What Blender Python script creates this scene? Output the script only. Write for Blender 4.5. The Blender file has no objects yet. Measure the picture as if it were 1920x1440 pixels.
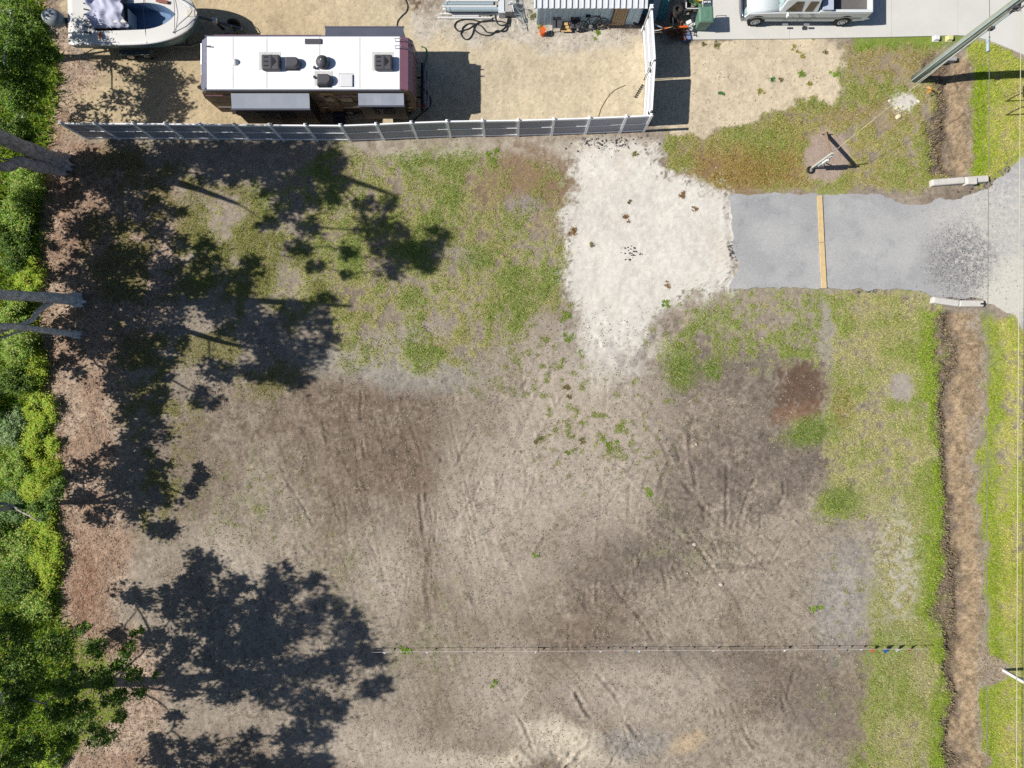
import bpy, bmesh, math, random
import numpy as np
from mathutils import Vector, Matrix

# ------------------------------------------------------------------ camera, sky, sun, exposure
SC = bpy.context.scene
COL = SC.collection
H = 32.0            # flight height of the drone camera above the ground, metres
S = 36.0            # photograph pixels per metre on the ground
KX, KY = 1.168, 0.058   # how far a shadow runs per metre of height (east, north)
rnd = random.Random(7)
rng = np.random.default_rng(7)

cam = bpy.data.cameras.new('camera')
cam.sensor_width = 36.0
cam.lens = 36.0 * (S * H) / 1920.0
cam.clip_end = 8000.0
cam_o = bpy.data.objects.new('camera', cam)
cam_o.location = (0, 0, H)
COL.objects.link(cam_o)
SC.camera = cam_o

world = bpy.data.worlds.new('World')
SC.world = world
world.use_nodes = True
wn = world.node_tree
sky = wn.nodes.new('ShaderNodeTexSky')
sky.sky_type = 'NISHITA'
sky.sun_disc = False
sky.sun_elevation = math.radians(40.5)
sky.sun_rotation = math.radians(266.5)
sky.ozone_density = 4.0
wn.links.new(sky.outputs[0], wn.nodes['Background'].inputs[0])
wn.nodes['Background'].inputs[1].default_value = 0.05

sun = bpy.data.lights.new('sun', 'SUN')
sun.energy = 4.7
sun.angle = math.radians(0.53)
sun.color = (1.0, 0.955, 0.88)
sun_o = bpy.data.objects.new('sun', sun)
sun_o.rotation_euler = Vector((KX, KY, -1.0)).to_track_quat('-Z', 'Y').to_euler()
sun_o.location = (-40, 0, 40)
COL.objects.link(sun_o)

vs = SC.view_settings
vs.view_transform = 'Standard'
vs.look = 'None'
vs.gamma = 1.0
vs.use_curve_mapping = False
vs.exposure = 0.44
SC.cycles.max_bounces = 5
SC.cycles.diffuse_bounces = 2
SC.cycles.glossy_bounces = 2
SC.cycles.transmission_bounces = 3
SC.cycles.use_denoising = False

K_ALB = 1.36        # photograph's linear value of a sunlit surface / its albedo


# ------------------------------------------------------------------ helpers
def lin(c):
    c = np.asarray(c, float) / 255.0
    return np.where(c <= 0.04045, c / 12.92, ((c + 0.055) / 1.055) ** 2.4)


def A(r, g, b):
    """albedo of a thing that shows as r,g,b in full sun"""
    return tuple(float(v) for v in np.clip(lin((r, g, b)) / K_ALB, 0.002, 0.85))


def P(px, py, z=0.0):
    k = (H - z) / H
    return Vector(((px - 960) / S * k, (720 - py) / S * k, z))


def Q(px, py, z=0.0):
    """point above ground spot (px,py)"""
    return Vector(((px - 960) / S, (720 - py) / S, z))


MATS = {}


def mat(name, col, rough=0.6, var=0.12, scale=6.0, bump=0.0, metal=0.0, spec=0.4, fine=40.0):
    if name in MATS:
        return MATS[name]
    m = bpy.data.materials.new(name)
    m.use_nodes = True
    nt = m.node_tree
    b = nt.nodes['Principled BSDF']
    b.inputs['Roughness'].default_value = rough
    b.inputs['Metallic'].default_value = metal
    b.inputs['Specular IOR Level'].default_value = spec
    tc = nt.nodes.new('ShaderNodeTexCoord')
    n1 = nt.nodes.new('ShaderNodeTexNoise')
    n1.inputs['Scale'].default_value = scale
    n1.inputs['Detail'].default_value = 6
    n2 = nt.nodes.new('ShaderNodeTexNoise')
    n2.inputs['Scale'].default_value = fine
    n2.inputs['Detail'].default_value = 3
    nt.links.new(tc.outputs['Object'], n1.inputs['Vector'])
    nt.links.new(tc.outputs['Object'], n2.inputs['Vector'])
    mx = nt.nodes.new('ShaderNodeMath')
    mx.operation = 'ADD'
    nt.links.new(n1.outputs['Fac'], mx.inputs[0])
    nt.links.new(n2.outputs['Fac'], mx.inputs[1])
    mr = nt.nodes.new('ShaderNodeMapRange')
    mr.inputs[1].default_value = 0.7
    mr.inputs[2].default_value = 1.3
    mr.inputs[3].default_value = 1.0 - var
    mr.inputs[4].default_value = 1.0 + var
    nt.links.new(mx.outputs[0], mr.inputs[0])
    vm = nt.nodes.new('ShaderNodeVectorMath')
    vm.operation = 'SCALE'
    vm.inputs[0].default_value = col[:3]
    nt.links.new(mr.outputs[0], vm.inputs['Scale'])
    nt.links.new(vm.outputs[0], b.inputs['Base Color'])
    if bump:
        bp = nt.nodes.new('ShaderNodeBump')
        bp.inputs['Strength'].default_value = bump
        bp.inputs['Distance'].default_value = 0.02
        nt.links.new(n2.outputs['Fac'], bp.inputs['Height'])
        nt.links.new(bp.outputs[0], b.inputs['Normal'])
    MATS[name] = m
    return m


def attr_mat(name, transl=0.0, rough=0.8, grain=None, bump=0.0, spec=0.2):
    m = bpy.data.materials.new(name)
    m.use_nodes = True
    nt = m.node_tree
    b = nt.nodes['Principled BSDF']
    b.inputs['Roughness'].default_value = rough
    b.inputs['Specular IOR Level'].default_value = spec
    at = nt.nodes.new('ShaderNodeAttribute')
    at.attribute_name = 'Col'
    src = at.outputs['Color']
    if grain:
        tc = nt.nodes.new('ShaderNodeTexCoord')
        tot = None
        for sc_, amp in grain:
            n = nt.nodes.new('ShaderNodeTexNoise')
            n.inputs['Scale'].default_value = sc_
            n.inputs['Detail'].default_value = 4
            n.inputs['Roughness'].default_value = 0.7
            nt.links.new(tc.outputs['Object'], n.inputs['Vector'])
            r = nt.nodes.new('ShaderNodeMapRange')
            r.inputs[1].default_value = 0.3
            r.inputs[2].default_value = 0.7
            r.inputs[3].default_value = 1 - amp
            r.inputs[4].default_value = 1 + amp
            nt.links.new(n.outputs['Fac'], r.inputs[0])
            if tot is None:
                tot = r.outputs[0]
            else:
                mm = nt.nodes.new('ShaderNodeMath')
                mm.operation = 'MULTIPLY'
                nt.links.new(tot, mm.inputs[0])
                nt.links.new(r.outputs[0], mm.inputs[1])
                tot = mm.outputs[0]
            last = n
        vm = nt.nodes.new('ShaderNodeVectorMath')
        vm.operation = 'SCALE'
        nt.links.new(src, vm.inputs[0])
        g1 = nt.nodes.new('ShaderNodeMath')
        g1.operation = 'SUBTRACT'
        nt.links.new(tot, g1.inputs[0])
        g1.inputs[1].default_value = 1.0
        g2 = nt.nodes.new('ShaderNodeMath')
        g2.operation = 'MULTIPLY_ADD'
        nt.links.new(g1.outputs[0], g2.inputs[0])
        nt.links.new(at.outputs['Alpha'], g2.inputs[1])
        g2.inputs[2].default_value = 1.0
        nt.links.new(g2.outputs[0], vm.inputs['Scale'])
        src = vm.outputs[0]
        if bump:
            bp = nt.nodes.new('ShaderNodeBump')
            bp.inputs['Strength'].default_value = bump
            bp.inputs['Distance'].default_value = 0.03
            nt.links.new(last.outputs['Fac'], bp.inputs['Height'])
            nt.links.new(bp.outputs[0], b.inputs['Normal'])
    nt.links.new(src, b.inputs['Base Color'])
    if transl:
        t = nt.nodes.new('ShaderNodeBsdfTranslucent')
        nt.links.new(src, t.inputs['Color'])
        mix = nt.nodes.new('ShaderNodeMixShader')
        mix.inputs[0].default_value = transl
        nt.links.new(b.outputs[0], mix.inputs[1])
        nt.links.new(t.outputs[0], mix.inputs[2])
        nt.links.new(mix.outputs[0], nt.nodes['Material Output'].inputs[0])
    return m


def link(name, me, m, parent=None):
    o = bpy.data.objects.new(name, me)
    COL.objects.link(o)
    if m is not None:
        me.materials.append(m)
    if parent is not None:
        o.parent = parent
        o.matrix_parent_inverse = Matrix.Identity(4)
    return o


def tag(o, label=None, cat=None, group=None, kind=None):
    if label:
        o['label'] = label
    if cat:
        o['category'] = cat
    if group:
        o['group'] = group
    if kind:
        o['kind'] = kind
    return o


def empty(name, loc=(0, 0, 0), rz=0.0, label=None, cat=None, group=None):
    o = bpy.data.objects.new(name, None)
    o.empty_display_size = 0.3
    o.location = loc
    o.rotation_euler = (0, 0, rz)
    COL.objects.link(o)
    return tag(o, label, cat, group)


def copy_tree(o, parent=None):
    c = o.copy()
    COL.objects.link(c)
    c.parent = parent
    for ch in list(o.children):
        copy_tree(ch, c)
    return c


class MB:
    def __init__(self):
        self.bm = bmesh.new()

    def box(self, c, s, rot=None, bevel=0.0, seg=2):
        mtx = Matrix.Translation(Vector(c))
        if rot is not None:
            mtx = mtx @ (rot.to_4x4() if isinstance(rot, Matrix) else Matrix.Rotation(rot, 4, 'Z'))
        mtx = mtx @ Matrix.Diagonal((s[0], s[1], s[2], 1))
        r = bmesh.ops.create_cube(self.bm, size=1.0, matrix=mtx)
        if bevel:
            es = list({e for v in r['verts'] for e in v.link_edges})
            bmesh.ops.bevel(self.bm, geom=es, offset=bevel, segments=seg, affect='EDGES', profile=0.5)
        return self

    def span(self, a, b, bevel=0.0):
        c = [(a[i] + b[i]) / 2 for i in range(3)]
        s = [abs(b[i] - a[i]) for i in range(3)]
        return self.box(c, s, bevel=bevel)

    def bar(self, a, b, w, h, up=(0, 0, 1), bevel=0.0):
        a, b = Vector(a), Vector(b)
        d = b - a
        x = d.normalized()
        u = Vector(up)
        y = u.cross(x)
        if y.length < 1e-5:
            y = Vector((0, 1, 0))
        y.normalize()
        z = x.cross(y)
        rot = Matrix((x, y, z)).transposed()
        return self.box((a + b) / 2, (d.length, w, h), rot, bevel)

    def tube(self, pts, rad, n=8, closed=False, cap=True):
        pts = [Vector(p) for p in pts]
        if not isinstance(rad, (list, tuple)):
            rad = [rad] * len(pts)
        rings = []
        ref = Vector((0.013, 0.021, 1))
        for i, p in enumerate(pts):
            if closed:
                d = pts[(i + 1) % len(pts)] - pts[i - 1]
            else:
                d = pts[min(i + 1, len(pts) - 1)] - pts[max(i - 1, 0)]
            if d.length < 1e-7:
                d = Vector((1, 0, 0))
            d.normalize()
            x = ref - d * ref.dot(d)
            if x.length < 0.05:
                x = Vector((1, 0, 0)) - d * d.x
            x.normalize()
            y = d.cross(x)
            if rings:
                ref = x
            else:
                ref = x
            rings.append([self.bm.verts.new(p + (x * math.cos(2 * math.pi * k / n) + y * math.sin(2 * math.pi * k / n)) * rad[i]) for k in range(n)])
        m = len(rings)
        for i in range(m if closed else m - 1):
            a, b = rings[i], rings[(i + 1) % m]
            for k in range(n):
                self.bm.faces.new((a[k], a[(k + 1) % n], b[(k + 1) % n], b[k]))
        if cap and not closed:
            self.bm.faces.new(list(reversed(rings[0])))
            self.bm.faces.new(rings[-1])
        return self

    def lathe(self, c, prof, n=20, axis='Z'):
        c = Vector(c)
        rings = []
        for r, t in prof:
            ring = []
            for k in range(n):
                a = 2 * math.pi * k / n
                if axis == 'Z':
                    v = Vector((r * math.cos(a), r * math.sin(a), t))
                elif axis == 'Y':
                    v = Vector((r * math.cos(a), t, r * math.sin(a)))
                else:
                    v = Vector((t, r * math.cos(a), r * math.sin(a)))
                ring.append(self.bm.verts.new(c + v))
            rings.append(ring)
        for a, b in zip(rings, rings[1:]):
            for k in range(n):
                self.bm.faces.new((a[k], a[(k + 1) % n], b[(k + 1) % n], b[k]))
        self.bm.faces.new(list(reversed(rings[0])))
        self.bm.faces.new(rings[-1])
        return self

    def prism(self, prof, y0, y1, axis='Y', bevel=0.0):
        """profile of (a,b) pairs extruded along axis: Y -> (x,z), Z -> (x,y), X -> (y,z)"""
        def mk(a, b, t):
            return {'Y': (a, t, b), 'Z': (a, b, t), 'X': (t, a, b)}[axis]
        va = [self.bm.verts.new(mk(a, b, y0)) for a, b in prof]
        vb = [self.bm.verts.new(mk(a, b, y1)) for a, b in prof]
        fs = [self.bm.faces.new(va), self.bm.faces.new(list(reversed(vb)))]
        n = len(prof)
        for k in range(n):
            fs.append(self.bm.faces.new((va[k], vb[k], vb[(k + 1) % n], va[(k + 1) % n])))
        bmesh.ops.recalc_face_normals(self.bm, faces=fs)
        if bevel:
            es = list({e for f in fs[:2] for e in f.edges})
            bmesh.ops.bevel(self.bm, geom=es, offset=bevel, segments=2, affect='EDGES')
        return self

    def loft(self, rings, closed=True, caps=True):
        R = [[self.bm.verts.new(p) for p in r] for r in rings]
        n = len(R[0])
        for a, b in zip(R, R[1:]):
            for k in range(n if closed else n - 1):
                try:
                    self.bm.faces.new((a[k], a[(k + 1) % n], b[(k + 1) % n], b[k]))
                except ValueError:
                    pass
        if caps:
            for r, rev in ((R[0], True), (R[-1], False)):
                try:
                    self.bm.faces.new(list(reversed(r)) if rev else r)
                except ValueError:
                    pass
        return self

    def quad(self, *p):
        self.bm.faces.new([self.bm.verts.new(q) for q in p])
        return self

    def build(self, name, m, parent=None, smooth=False, origin=None, thick=0.0):
        bmesh.ops.recalc_face_normals(self.bm, faces=self.bm.faces[:])
        me = bpy.data.meshes.new(name)
        if origin is not None:
            bmesh.ops.translate(self.bm, verts=self.bm.verts[:], vec=-Vector(origin))
        self.bm.to_mesh(me)
        self.bm.free()
        if smooth:
            for p in me.polygons:
                p.use_smooth = True
        o = link(name, me, m, parent)
        if origin is not None:
            o.location = origin
        if thick:
            md = o.modifiers.new('Solidify', 'SOLIDIFY')
            md.thickness = thick
            md.offset = 0
        return o


def np_mesh(name, verts, faces, cols, m, parent=None):
    """cols per face; faces (n,k) all alike"""
    me = bpy.data.meshes.new(name)
    nf, k = faces.shape
    me.vertices.add(len(verts))
    me.vertices.foreach_set('co', np.ascontiguousarray(verts, dtype=np.float32).ravel())
    me.loops.add(nf * k)
    me.loops.foreach_set('vertex_index', np.ascontiguousarray(faces, dtype=np.int32).ravel())
    me.polygons.add(nf)
    me.polygons.foreach_set('loop_start', np.arange(nf, dtype=np.int32) * k)
    me.update(calc_edges=True)
    if cols is not None:
        at = me.color_attributes.new('Col', 'FLOAT_COLOR', 'POINT')
        c4 = np.ones((len(verts), 4), np.float32)
        if len(cols) == nf:
            c4[faces.ravel(), :3] = np.repeat(cols, k, axis=0)
        else:
            c4[:, :cols.shape[1]] = cols
        at.data.foreach_set('color', c4.ravel())
    return link(name, me, m, parent)


# ------------------------------------------------------------------ noise in numpy
def vn(x, y, seed=0):
    xi = np.floor(x).astype(np.int64)
    yi = np.floor(y).astype(np.int64)
    xf = x - xi
    yf = y - yi
    u = xf * xf * xf * (xf * (xf * 6 - 15) + 10)
    v = yf * yf * yf * (yf * (yf * 6 - 15) + 10)

    def h(a, b):
        n = (a * 374761393 + b * 668265263 + seed * 974634777) & 0xffffffff
        n = ((n ^ (n >> 13)) * 1274126177) & 0xffffffff
        return ((n ^ (n >> 16)) & 0xffff) / 32767.5 - 1.0
    a = h(xi, yi)
    b = h(xi + 1, yi)
    c = h(xi, yi + 1)
    d = h(xi + 1, yi + 1)
    return (a + (b - a) * u) * (1 - v) + (c + (d - c) * u) * v


def fbm(x, y, octv=4, seed=0, gain=0.55):
    t = np.zeros_like(x)
    a, tot = 1.0, 0.0
    cs, sn = math.cos(0.7), math.sin(0.7)
    for i in range(octv):
        t += a * vn(x, y, seed + i * 17)
        tot += a
        a *= gain
        x, y = (x * cs - y * sn) * 2.03 + 11.3, (x * sn + y * cs) * 2.03 - 7.1
    return t / tot * 1.6


def ss(e0, e1, x):
    t = np.clip((x - e0) / (e1 - e0), 0, 1)
    return t * t * (3 - 2 * t)


def sdf(u, v, poly):
    """distance in photo pixels to a polygon, positive inside"""
    poly = np.asarray(poly, float)
    d2 = np.full(u.shape, 1e12)
    ins = np.zeros(u.shape, bool)
    n = len(poly)
    for i in range(n):
        x1, y1 = poly[i]
        x2, y2 = poly[(i + 1) % n]
        ex, ey = x2 - x1, y2 - y1
        L = ex * ex + ey * ey + 1e-9
        t = np.clip(((u - x1) * ex + (v - y1) * ey) / L, 0, 1)
        dx = u - x1 - t * ex
        dy = v - y1 - t * ey
        d2 = np.minimum(d2, dx * dx + dy * dy)
        c = ((y1 > v) != (y2 > v)) & (u < ex * (v - y1) / (ey + 1e-12) + x1)
        ins ^= c
    d = np.sqrt(d2)
    return np.where(ins, d, -d)


def seg_dist(u, v, pts):
    d2 = np.full(u.shape, 1e12)
    side = np.zeros(u.shape)
    for (x1, y1), (x2, y2) in zip(pts, pts[1:]):
        ex, ey = x2 - x1, y2 - y1
        L = ex * ex + ey * ey + 1e-9
        t = np.clip(((u - x1) * ex + (v - y1) * ey) / L, 0, 1)
        dx = u - x1 - t * ex
        dy = v - y1 - t * ey
        q = dx * dx + dy * dy
        d2 = np.minimum(d2, q)
    return np.sqrt(d2)


# ------------------------------------------------------------------ the ground: fields in photo-pixel units
APRON = [(1368, 366), (1450, 364), (1540, 366), (1650, 363), (1664, 372), (1690, 382), (1730, 384), (1760, 374), (1800, 372), (1850, 352), (1880, 330), (1905, 306), (1932, 285),
         (1932, 640), (1905, 592), (1870, 578), (1842, 560), (1745, 556), (1730, 546), (1640, 544), (1545, 541), (1440, 540), (1366, 541), (1376, 520), (1386, 500), (1378, 470), (1373, 430), (1369, 395)]
LIME = [(1080, 262), (1160, 258), (1232, 278), (1248, 318), (1290, 330), (1345, 358), (1376, 372), (1380, 500), (1372, 545), (1320, 548), (1262, 560), (1240, 610), (1222, 660), (1190, 712),
        (1140, 745), (1092, 735), (1082, 660), (1076, 600), (1066, 530), (1062, 480), (1058, 430), (1048, 405), (1064, 380), (1066, 340), (1076, 300)]
SAND_W = [(60, -200), (770, -200), (850, 30), (1000, 40), (1225, 60), (1225, 235), (640, 262), (130, 262), (100, 200), (160, 120)]
SAND_E = [(1212, 70), (1592, 72), (1592, 95), (1585, 125), (1588, 165), (1560, 185), (1480, 200), (1425, 222), (1400, 232), (1340, 240), (1300, 252), (1215, 252)]
GRAVEL = [(755, -60), (1240, -60), (1228, 72), (1120, 92), (1000, 88), (900, 82), (800, 70), (765, 55)]
GRASS_NW = [(640, 285), (760, 290), (900, 282), (1000, 300), (1062, 330), (1066, 420), (1080, 480), (1070, 560), (1010, 600), (950, 640), (900, 680), (845, 708), (800, 690), (740, 680),
            (640, 675), (590, 600), (520, 560), (370, 540), (330, 470), (360, 400), (480, 350), (560, 320)]
GRASS_E = [(1240, 556), (1300, 548), (1400, 540), (1560, 541), (1752, 548), (1764, 800), (1770, 1100), (1775, 1460), (1600, 1460), (1618, 1330), (1634, 1200), (1632, 1040), (1600, 990),
           (1545, 965), (1540, 900), (1556, 850), (1552, 800), (1520, 840), (1450, 815), (1500, 790), (1545, 780), (1552, 700), (1500, 680), (1440, 690), (1380, 670), (1310, 700), (1290, 720), (1240, 700)]
GRASS_N = [(1250, 258), (1300, 250), (1345, 244), (1400, 236), (1430, 222), (1490, 202), (1562, 186), (1590, 168), (1588, 125), (1596, 72), (1770, 60), (1768, 200), (1765, 330), (1700, 365), (1560, 366),
           (1376, 366), (1340, 352), (1290, 322), (1252, 312)]
VERGE = [(1806, 74), (1850, 76), (1890, 92), (1940, 112), (1940, 280), (1900, 305), (1880, 330), (1850, 345), (1822, 330), (1815, 250), (1815, 150)]
VERGE_S = [(1846, 590), (1870, 582), (1905, 600), (1935, 640), (1935, 1460), (1850, 1460), (1850, 1300), (1890, 1275), (1895, 1250), (1850, 1235), (1842, 900)]
WOODS = [(-1500, -1200), (40, -1200), (60, -60), (85, 60), (110, 150), (95, 240), (75, 330), (72, 430), (66, 560), (72, 680), (84, 780), (96, 900), (104, 1010), (106, 1100), (100, 1160), (200, 1230), (230, 1330), (120, 1420), (60, 1460), (60, 2600), (-1500, 2600)]
LITTER = [(60, -60), (105, 20), (140, 90), (200, 120), (150, 190), (128, 262), (240, 300), (330, 350), (330, 560), (300, 620), (230, 700), (215, 830), (240, 960), (235, 1080), (220, 1160), (300, 1240), (300, 1400), (250, 1500), (-100, 1500), (-100, -60)]
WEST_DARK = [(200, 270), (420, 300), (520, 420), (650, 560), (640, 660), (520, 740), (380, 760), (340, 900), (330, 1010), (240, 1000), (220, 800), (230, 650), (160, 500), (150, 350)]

RUTS = [  # polylines, width px, depth m
    ([(1240, 830), (1262, 880), (1300, 930), (1350, 985)], 7, .05), ([(1292, 815), (1298, 870), (1306, 915)], 7, .045), ([(1362, 870), (1362, 980)], 6, .045), ([(1412, 900), (1398, 945), (1384, 985)], 7, .05),
    ([(1468, 905), (1470, 925), (1460, 945)], 5, .05), ([(1255, 870), (1240, 900), (1236, 930)], 8, .04), ([(1262, 835), (1275, 860), (1262, 890)], 6, .04), ([(1245, 940), (1290, 1000), (1330, 1060), (1345, 1075)], 7, .035),
    ([(1310, 930), (1326, 990), (1345, 1040)], 6, .035), ([(1350, 1060), (1400, 1065), (1470, 1050), (1520, 1020)], 10, .03), ([(1385, 1000), (1402, 1030), (1430, 1058)], 6, .03), ([(1120, 1060), (1118, 1200)], 5, .04),
    ([(1150, 1100), (1200, 1160), (1225, 1200)], 6, .045), ([(1170, 1090), (1215, 1140), (1240, 1185)], 5, .04), ([(1065, 1130), (1066, 1230)], 4, .04), ([(1085, 1120), (1110, 1160)], 5, .03), ([(1240, 1060), (1252, 1110)], 6, .045),
    ([(1262, 1062), (1285, 1110), (1305, 1150)], 6, .045), ([(1290, 1070), (1312, 1100)], 5, .04), ([(1300, 1020), (1335, 1060)], 6, .04),
    ([(678, 735), (676, 800), (684, 860)], 5, .05), ([(716, 720), (726, 800)], 4, .03), ([(770, 800), (790, 850), (800, 940)], 5, .04), ([(800, 830), (830, 865)], 5, .04), ([(785, 900), (792, 990), (800, 1030)], 6, .06),
    ([(540, 905), (565, 945), (590, 990)], 5, .06), ([(620, 930), (645, 995)], 4, .035), ([(555, 1010), (590, 1045)], 4, .05), ([(810, 1000), (800, 1100), (808, 1180)], 10, .03), ([(1080, 1300), (1102, 1340), (1112, 1350)], 7, .09),
    ([(1120, 1265), (1150, 1300), (1165, 1325)], 6, .05), ([(965, 1330), (985, 1365), (1000, 1405)], 6, .05), ([(925, 1295), (960, 1335)], 4, .03), ([(1175, 1355), (1195, 1382)], 6, .07), ([(1340, 1330), (1362, 1390)], 5, .05),
    ([(1352, 1330), (1380, 1395)], 5, .05), ([(1372, 1320), (1400, 1380), (1412, 1400)], 6, .05), ([(1330, 1345), (1345, 1385)], 4, .05), ([(1130, 620), (1172, 680), (1150, 740)], 14, .015), ([(1250, 600), (1190, 680), (1160, 740)], 12, .02),
    ([(980, 1400), (1010, 1430)], 8, .05), ([(1060, 1440), (1110, 1390), (1120, 1360)], 8, .04), ([(1140, 1440), (1160, 1400)], 6, .05), ([(960, 860), (930, 900)], 6, .02), ([(905, 880), (900, 905)], 5, .03), ([(1120, 640), (1118, 720)], 8, .012),
    ([(1210, 1385), (1235, 1420)], 5, .04), ([(1450, 1260), (1470, 1330)], 6, .03), ([(1490, 1250), (1475, 1310)], 6, .03), ([(1020, 1010), (1000, 1040)], 6, .02), ([(690, 1010), (720, 1080)], 5, .02),
]


def sweep():
    r = random.Random(23)
    out = []

    def arc(x, y, a, L, curv, w, dep, gauge=0):
        pts, pts2 = [], []
        n = 7
        for i in range(n + 1):
            pts.append((x, y))
            pts2.append((x - math.sin(a) * gauge, y + math.cos(a) * gauge))
            x += math.cos(a) * L / n
            y += math.sin(a) * L / n
            a += curv / n
        out.append((pts, w, dep))
        if gauge:
            out.append((pts2, w, dep))
    for k in range(46):      # graded strip, left half: long lines bending south east
        x, y = r.uniform(480, 900), r.uniform(690, 980)
        arc(x, y, math.radians(r.gauss(78, 13)), r.uniform(90, 330), r.uniform(-.25, .35), r.uniform(2.4, 4.2), r.uniform(.008, .022))
    for k in range(30):      # turning tracks, right half
        x, y = r.uniform(1160, 1480), r.uniform(780, 1060)
        arc(x, y, math.radians(r.choice([r.gauss(55, 16), r.gauss(110, 14), r.gauss(20, 14)])), r.uniform(110, 330), r.uniform(-.9, .9), r.uniform(2.8, 4.8), r.uniform(.010, .026), r.choice([0, 0, 56]))
    for k in range(34):      # bottom
        x, y = r.uniform(820, 1560), r.uniform(1060, 1420)
        arc(x, y, math.radians(r.gauss(58, 18)), r.uniform(40, 150), r.uniform(-.3, .3), r.uniform(2.6, 4.6), r.uniform(.010, .028))
    for k in range(14):
        x, y = r.uniform(880, 1200), r.uniform(640, 900)
        arc(x, y, math.radians(r.gauss(105, 18)), r.uniform(60, 190), r.uniform(-.3, .3), r.uniform(4, 7), r.uniform(.008, .02), r.choice([0, 54]))
    return out


RUTS += sweep()


def fields(u, v):
    """albedo colour, grass density, grass colour, height for photo-pixel ground spots"""
    wx = u + 14 * fbm(u / 60, v / 60, 3, 3) + 5 * fbm(u / 14, v / 14, 3, 5)
    wy = v + 14 * fbm(u / 60, v / 60, 3, 4) + 5 * fbm(u / 14, v / 14, 3, 6)
    n_big = fbm(u / 210, v / 210, 4, 21)
    n_mid = fbm(u / 60, v / 60, 4, 22)
    n_sml = fbm(u / 17, v / 17, 4, 23)
    n_fin = fbm(u / 5.5, v / 5.5, 3, 24)
    n_spk = vn(u / 2.9, v / 2.9, 25)
    ca, sa = math.cos(1.25), math.sin(1.25)
    n_str1 = fbm((u * ca + v * sa) / 120, (-u * sa + v * ca) / 7, 4, 31)
    ca, sa = math.cos(0.85), math.sin(0.85)
    n_str2 = fbm((u * ca + v * sa) / 90, (-u * sa + v * ca) / 7, 4, 32)
    wl = ss(1000, 1120, u + 60 * n_big)
    n_str = n_str1 * (1 - wl) + n_str2 * wl

    col = np.empty(u.shape + (3,))
    col[:] = A(166, 154, 139)
    gr = np.zeros(u.shape)
    gcol = np.empty_like(col)
    gcol[:] = A(150, 147, 84)

    def lay(c, m):
        col[:] = col + (np.asarray(c) - col) * np.clip(m, 0, 1)[..., None]

    def glay(c, m):
        gcol[:] = gcol + (np.asarray(c) - gcol) * np.clip(m, 0, 1)[..., None]

    def blob(cx, cy, rx, ry, rot=0.0, soft=0.6, amp=0.35):
        c, s_ = math.cos(rot), math.sin(rot)
        dx, dy = u - cx, v - cy
        q = np.sqrt(((dx * c + dy * s_) / rx) ** 2 + ((-dx * s_ + dy * c) / ry) ** 2)
        return 1 - ss(1 - soft, 1 + soft, q + amp * n_mid + .6 * amp * n_sml + .7 * amp * n_fin)

    # bare soil and its tints
    lay(A(139, 124, 108), ss(0.05, 0.7, n_big) * 0.6)
    lay(A(176, 163, 147), ss(0.1, 0.8, -n_big + 0.3 * n_mid) * 0.6)
    BR, DK, LT, PALE = A(126, 108, 94), A(122, 111, 101), A(190, 178, 163), A(214, 202, 182)
    for a in ((720, 850, 170, 90, .3), (800, 880, 110, 60, .5), (380, 860, 80, 70), (790, 1040, 26, 170, .05), (640, 960, 40, 120, .2), (700, 740, 140, 40), (1010, 1010, 110, 40, -.4), (560, 760, 150, 50), (1110, 1170, 90, 60)):
        lay(BR, blob(*a) * .52)
    for a in ((1400, 790, 150, 120, .3), (1290, 880, 90, 90), (1150, 1060, 110, 70), (1450, 880, 110, 60), (1240, 1030, 90, 60), (1480, 1300, 140, 60, .2), (1300, 1230, 260, 28), (1080, 1320, 60, 40), (1380, 700, 130, 50, .3), (1010, 1420, 42, 26)):
        lay(DK, blob(*a) * .52)
    for a in ((735, 1080, 60, 60), (960, 930, 130, 120, .6), (1040, 820, 90, 160, .2), (950, 1290, 70, 80), (1160, 870, 70, 130, .4), (900, 1000, 90, 130), (1200, 1300, 170, 60), (440, 1040, 60, 30, .6), (1010, 680, 60, 80), (690, 1400, 130, 40)):
        lay(LT, blob(*a) * .75)
    lay(A(172, 167, 160), blob(1585, 1130, 55, 90) * .8)
    lay(A(172, 168, 158), blob(740, 695, 130, 34, .1) * .75)
    lay(PALE, blob(1055, 1385, 74, 38, .3, .4) * 1.0)
    lay(PALE, blob(1130, 1425, 60, 22, .2) * .6)
    lay(PALE, blob(860, 1425, 90, 16) * .6)
    lay(PALE, blob(960, 1425, 110, 18, -.3) * .7)
    lay(A(205, 182, 150), blob(1285, 1395, 34, 16, -.4) * .85)
    lay(A(168, 165, 160), blob(1190, 1395, 60, 26) * .6)
    # thin green film
    for a in ((470, 930, 110, 90), (830, 1170, 60, 110), (650, 1060, 90, 90), (1270, 1040, 90, 50), (1220, 950, 30, 26), (1560, 1350, 60, 80), (880, 620, 160, 60), (760, 1230, 50, 50)):
        m = blob(*a) * ss(-0.1, 0.6, n_sml) * .4
        lay(A(132, 132, 96), m)
        gr = np.maximum(gr, m * .35)
    n_crm = fbm(u / 3.6, v / 3.6, 2, 26)
    brk = ss(-.2, .5, fbm(u / 120, v / 120, 3, 27))
    bare = n_str * .38 * brk + n_sml * .5 + n_fin * .55 + n_crm * .35 + n_spk * .25 + n_mid * .3
    col *= (1 + 0.20 * bare)[..., None]
    # crumbs of dead stalks and sparse seedlings
    seed = ss(.35, .8, fbm(u / 8, v / 8, 3, 28) + .35 * n_mid) * ss(540, 620, v + 40 * n_mid)
    col *= (1 - .22 * seed)[..., None]
    gr = np.maximum(gr, .10 * seed)

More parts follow.
